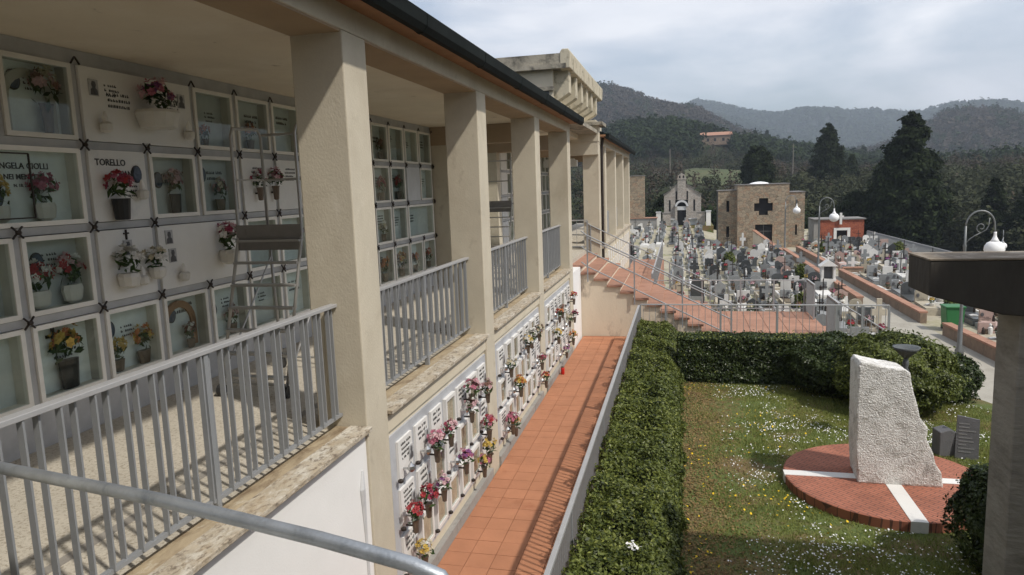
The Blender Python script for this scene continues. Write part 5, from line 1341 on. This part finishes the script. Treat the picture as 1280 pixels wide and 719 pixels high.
# ================================================================== LADDERS
def ladder(label, loc, rz=0):
    r = thing('platform_ladder', label, 'ladder', loc, rz, 'wheeled cemetery ladders')
    W = .78; y0, y1 = -.65, .62
    for x in (-W / 2, W / 2):
        MB().tube([(x, y0, .06), (x, -.10, 1.72), (x, -.10, 2.78), (x, -.06, 2.86), (x, .42, 2.88), (x, .48, 2.80), (x, .48, 1.76)], .018, 8).build('side_frame', alu, r, smooth=True)
        MB().tube([(x, .55, .06), (x, .48, 1.76)], .018, 8).build('leg', alu, r, smooth=True)
        MB().tube([(x, y0 + .1, .25), (x, .5, 1.4)], .011, 6).build('brace', alu, r); MB().tube([(x, -.10, 2.3), (x, .48, 2.3)], .012, 6).build('guard_rail', alu, r)
        for y in (y0, .55): MB().tube([(x - .025, y, .065), (x + .025, y, .065)], .065, 12).build('wheel', vase_d, r)
    MB().tube([(-W / 2, .48, 2.82), (W / 2, .48, 2.82)], .016, 8).build('top_bar', alu, r); MB().tube([(-W / 2, .48, 2.3), (W / 2, .48, 2.3)], .014, 8).build('middle_bar', alu, r)
    MB().box(-W / 2, W / 2, -.12, .50, 1.70, 1.73).box(-W / 2 - .01, W / 2 + .01, -.135, -.121, 1.52, 1.80).build('platform', M('ladder_platform', (.22, .21, .20), .6, .1, 9, .1), r)
    for k in range(7):
        t = (k + .6) / 7; y = y0 + (-.10 - y0) * t; z = .06 + 1.66 * t
        MB().box(-W / 2, W / 2, y - .05, y + .05, z - .012, z + .012).build('step', alu, r)
    MB().tube([(-W / 2, .55, .14), (W / 2, .55, .14)], .014, 6).build('base_bar', alu, r); MB().tube([(-W / 2, y0, .14), (W / 2, y0, .14)], .014, 6).build('base_bar', alu, r)
    return r
ladder('grey wheeled platform ladder before the niche wall in the nearest bay', (-4.42, 7.1, ZF))
ladder('grey wheeled platform ladder seen between the second and third columns', (-4.55, 17.6, ZF))

# ================================================================== TREES
conif = leafmat('conifer_foliage', (0.004, 0.007, 0.004), (0.040, 0.056, 0.022), .18, .7, .35, .3)
olive = leafmat('olive_foliage', (0.022, 0.030, 0.014), (0.080, 0.085, 0.048), .2, .7, .15, .2)
everg = leafmat('evergreen_foliage', (0.009, 0.015, 0.007), (0.040, 0.060, 0.021), .12, .7, .06, .2)
barew = leafmat('bare_branches', (0.035, 0.030, 0.022), (0.095, 0.076, 0.056), .1, .9, .03, .18)
bark = M('bark', (.09, .07, .05), .95, .25, 6, .5, 20)
def th(x, y):
    az = math.degrees(math.atan2(x, y)); r = math.hypot(x, y)
    return float(terr_h(np.array([az]), np.array([r]))[0])
def conifer(name, label, x, y, ztop, rad, n, seed, size=.42, base=None, prof=None, group=None):
    g = np.random.default_rng(seed)
    z0 = th(x, y) if base is None else base
    H = ztop - z0
    root = thing(name, label, 'tree', (x, y, z0), 0, group)
    t = g.beta(1.1, 1.25, n) * .97 + .03
    # layered outline with gaps: branches leave the trunk at many heights and angles
    nb = 170
    bt = np.sort(g.uniform(.03, .98, nb)); ba = g.uniform(0, 6.283, nb)
    pr = prof or [(0, .6), (.13, .95), (.32, 1.0), (.52, .80), (.72, .55), (.86, .36), (1, .07)]
    br = np.interp(bt, [p[0] for p in pr], [p[1] for p in pr]) * rad * g.uniform(.80, 1.12, nb)
    k = g.choice(nb, n, p=(br + .15) / (br + .15).sum())
    u = np.sqrt(g.uniform(.04, 1, n))
    wid = .33 * br[k] * (1.05 - .45 * u) + .08
    P = np.stack([np.cos(ba[k]) * br[k] * u, np.sin(ba[k]) * br[k] * u, bt[k] * H + br[k] * u * .22], 1) + g.normal(0, 1, (n, 3)) * wid[:, None] * np.array([.55, .55, .42])
    N = unit(P * np.array([1, 1, 0]) + np.array([0, 0, .5]) * rad)
    link('crown', quads_mesh('crown', leaves(P, N, size, .5, .6, seed), conif), root)
    MB().tube([(0, 0, -.3), (.05, 0, H * .4), (0, .05, H * .93)], [rad * .085, rad * .06, .03], 8).build('trunk', bark, root)
    lm_ = MB()
    for i in range(0, nb, 5):
        lm_.tube([(0, 0, bt[i] * H * .97), (math.cos(ba[i]) * br[i] * .85, math.sin(ba[i]) * br[i] * .85, bt[i] * H + br[i] * .2)], [rad * .018 + .02, .012], 4)
    lm_.build('limbs', bark, root)
    return root
slim = [(0, .5), (.15, .85), (.4, 1.0), (.7, .8), (.9, .4), (1, .04)]
conifer('cypress_tree', 'tall broad dark cypress rising behind the cemetery on the right', 26.7, 95, 11.7, 4.2, 76000, 1, .25)
conifer('cypress_tree', 'pointed dark cypress left of the tallest cypress', 29.6, 160, 15.4, 3.1, 20000, 2, .30, base=2.2)
conifer('cypress_tree', 'dark rounded conifer above the stone building', 12.8, 130, 9.9, 2.5, 14000, 3, .26, base=1.0, prof=[(0, .8), (.2, 1), (.5, 1), (.8, .75), (1, .25)])
conifer('cypress_tree', 'slim dark cypress at the right, left of the last one', 38.0, 100, 3.6, 1.75, 13000, 4, .22)
conifer('cypress_tree', 'dark cypress cut by the right edge of the picture', 41.2, 98, 3.5, 2.0, 13000, 5, .22)
conifer('cypress_tree', 'dark cypress beside the foot of the tallest cypress', 32.0, 112, 3.0, 2.0, 12000, 6, .24)
conifer('cypress_tree', 'low dark conifer between the hut and the tallest cypress', 22.2, 100, 2.2, 2.4, 13000, 7, .22, prof=[(0, .8), (.2, 1), (.5, 1), (.8, .75), (1, .25)])
conifer('cypress_tree', 'small dark conifer right of the pointed cypress', 36.5, 170, 9.0, 1.7, 6000, 8, .32)
conifer('cypress_tree', 'dark conifer behind the gallery end wall', -1.9, 98, 2.6, 1.7, 10000, 9, .22, prof=[(0, .8), (.2, 1), (.5, 1), (.8, .75), (1, .25)])
sk = [(941, 3, 445, 1.2, 9), (958, 3.6, 445, 1.4, 9), (1056, 9, 430, 1.6, 11), (1070, 7, 430, 1.3, 10), (1082, 8, 430, 1.5, 10)]
sk = [(42, 440, 34.0, 2.1), (48.5, 440, 33.0, 2.3), (98, 430, 20.5, 2.4), (105, 430, 19.0, 2.0), (112, 430, 20.0, 2.4), (118, 432, 17.8, 2.2), (63, 442, 21, 2.2), (70, 445, 22, 2.0)]
for k, (x, y, zt, r) in enumerate(sk):
    conifer('cypress_tree', 'far skyline cypress, %s from left on the middle ridge' % ORD[k], x, y, zt, r, 700, 20 + k, .9, prof=slim, group='far skyline cypresses')

# woods on the hills: uncountable masses -------------------------------
def wood(name, label, n, azr, rr, hmin, hmax, mat, seed, per, size, cond=None, squash=1.0):
    g = np.random.default_rng(seed)
    az = g.uniform(*azr, n); r = np.sqrt(g.uniform(rr[0] ** 2, rr[1] ** 2, n))
    if cond is not None:
        k = cond(az, r, g); az = az[k]; r = r[k]; n = len(az)
    z = terr_h(az, r); a = np.radians(az); h = g.uniform(hmin, hmax, n)
    C = np.stack([r * np.sin(a), r * np.cos(a), z], 1)
    D = unit(g.normal(0, 1, (n, per, 3))); D[:, :, 2] = D[:, :, 2] * .9
    rad = g.uniform(.55, 1.05, (n, per, 1)) * (1 + .25 * np.sin(D[:, :, 0:1] * 5 + seed))
    wv = (h * g.uniform(.34, .52, n) * squash)[:, None]
    P = D * rad; P = np.stack([P[:, :, 0] * wv, P[:, :, 1] * wv, P[:, :, 2] * (h * .5)[:, None] + (h * .52)[:, None]], -1) + C[:, None, :]
    V = leaves(P.reshape(-1, 3), D.reshape(-1, 3) + np.array([0, 0, .3]), size, .6, .5, seed)
    sc = np.repeat(np.clip(h / ((hmin + hmax) / 2), .6, 1.5), per)[:, None, None]
    ctr = V.mean(1, keepdims=True); V = ctr + (V - ctr) * sc
    tag(link(name, quads_mesh(name, V, mat)), label, 'wood', kind='stuff')
V_ = (-9, 26)
wood('scrub', 'grey green olive trees and scrub on the slope behind the cemetery', 1500, V_, (112, 330), 2.2, 4.6, olive, 31, 120, .30, lambda az, r, g: (g.uniform(0, 1, len(az)) < np.clip(.55 + .7 * np.sin(az * 1.3 + r * .03) - 1.2 * (((az > .0) & (az < 5.4) & (r > 165) & (r < 235)) | ((az > 16.5) & (r > 205) & (r < 265)) | ((np.abs(az - 2.6) < 1.2) & (r > 318))), .02, 1)))
wood('bare_scrub', 'brown leafless thicket on the slope behind the cemetery', 700, V_, (108, 330), 2.5, 5.5, barew, 32, 110, .24, lambda az, r, g: (g.uniform(0, 1, len(az)) < .7 - .65 * (((az > .0) & (az < 5.4) & (r > 160) & (r < 240)) | ((np.abs(az - 2.6) < 1.2) & (r > 318)))))
wood('dark_thicket', 'olive brown thicket behind the right part of the cemetery', 420, (8.5, 26), (104, 185), 3.0, 6.0, olive, 33, 240, .26)
wood('evergreen_woodland', 'dark evergreen woodland covering the middle ridge', 4200, V_, (300, 470), 5.0, 9.5, everg, 34, 80, .75, lambda az, r, g: ((r > 330 + 25 * np.sin(az * 1.1)) | (g.uniform(0, 1, len(az)) < .3)) & ~((np.abs(az - 2.6) < 1.3) & (r > 312) & (r < 345)))
wood('bare_woodland', 'brown leafless woodland on the left and right hills', 9500, V_, (560, 1000), 6, 11, barew, 35, 40, 1.2, lambda az, r, g: g.uniform(0, 1, len(az)) < .9)
wood('hill_pines', 'dark pines scattered among the bare woodland on the hills', 1500, V_, (600, 960), 8, 15, everg, 36, 45, 1.2, lambda az, r, g: (g.uniform(0, 1, len(az)) < np.clip(.35 + .5 * np.sin(az * 2.1 + 1) + .5 * (az > 15) + .8 * (np.abs(az - .4) < 1.3) * (r > 840), .08, 1)), .6)
wood('near_thicket', 'dark undergrowth right behind the cemetery wall', 330, (-4.5, 17), (93, 112), 1.8, 4.0, everg, 37, 170, .20, lambda az, r, g: (r * np.sin(np.radians(az)) < 14) | (r > 100))
sand_pole = M('pole_wood', (.24, .22, .19), .9, .1, 3, 0)
wood('far_woodland', 'hazy blue woods covering the farthest ridge', 7000, (-2, 26), (1400, 2230), 9, 17, everg, 38, 16, 4.2)
# poles on the slope
for k, (x, y, h, lab) in enumerate(((27.2, 190, 9.5, 'slender wooden utility pole left of the pointed cypress'), (-2.4, 170, 9, 'slender utility pole beside the far gallery roof'))):
    p = thing('utility_pole', lab, 'pole', (x, y, th(x, y)))
    MB().tube([(0, 0, 0), (0, 0, h)], [.11, .08], 8).build('pole', sand_pole, p); MB().box(-.25, .25, -.04, .04, h - .5, h - .42).build('crossarm', sand_pole, p)

# ================================================================== HAZE
hm = bpy.data.materials.new('haze_air'); hm.use_nodes = True; hn = hm.node_tree; hn.nodes.clear()
ho = hn.nodes.new('ShaderNodeOutputMaterial'); hv = hn.nodes.new('ShaderNodeVolumePrincipled')
hv.inputs['Color'].default_value = (.76, .87, 1.0, 1); hv.inputs['Density'].default_value = 0.00034; hv.inputs['Anisotropy'].default_value = 0.2
hn.links.new(hv.outputs['Volume'], ho.inputs['Volume'])
hz = MB().box(-3300, 3300, -3300, 3300, -60, 262).build('haze', hm)
tag(hz, 'pale blue air haze over the valley', 'haze', kind='stuff')
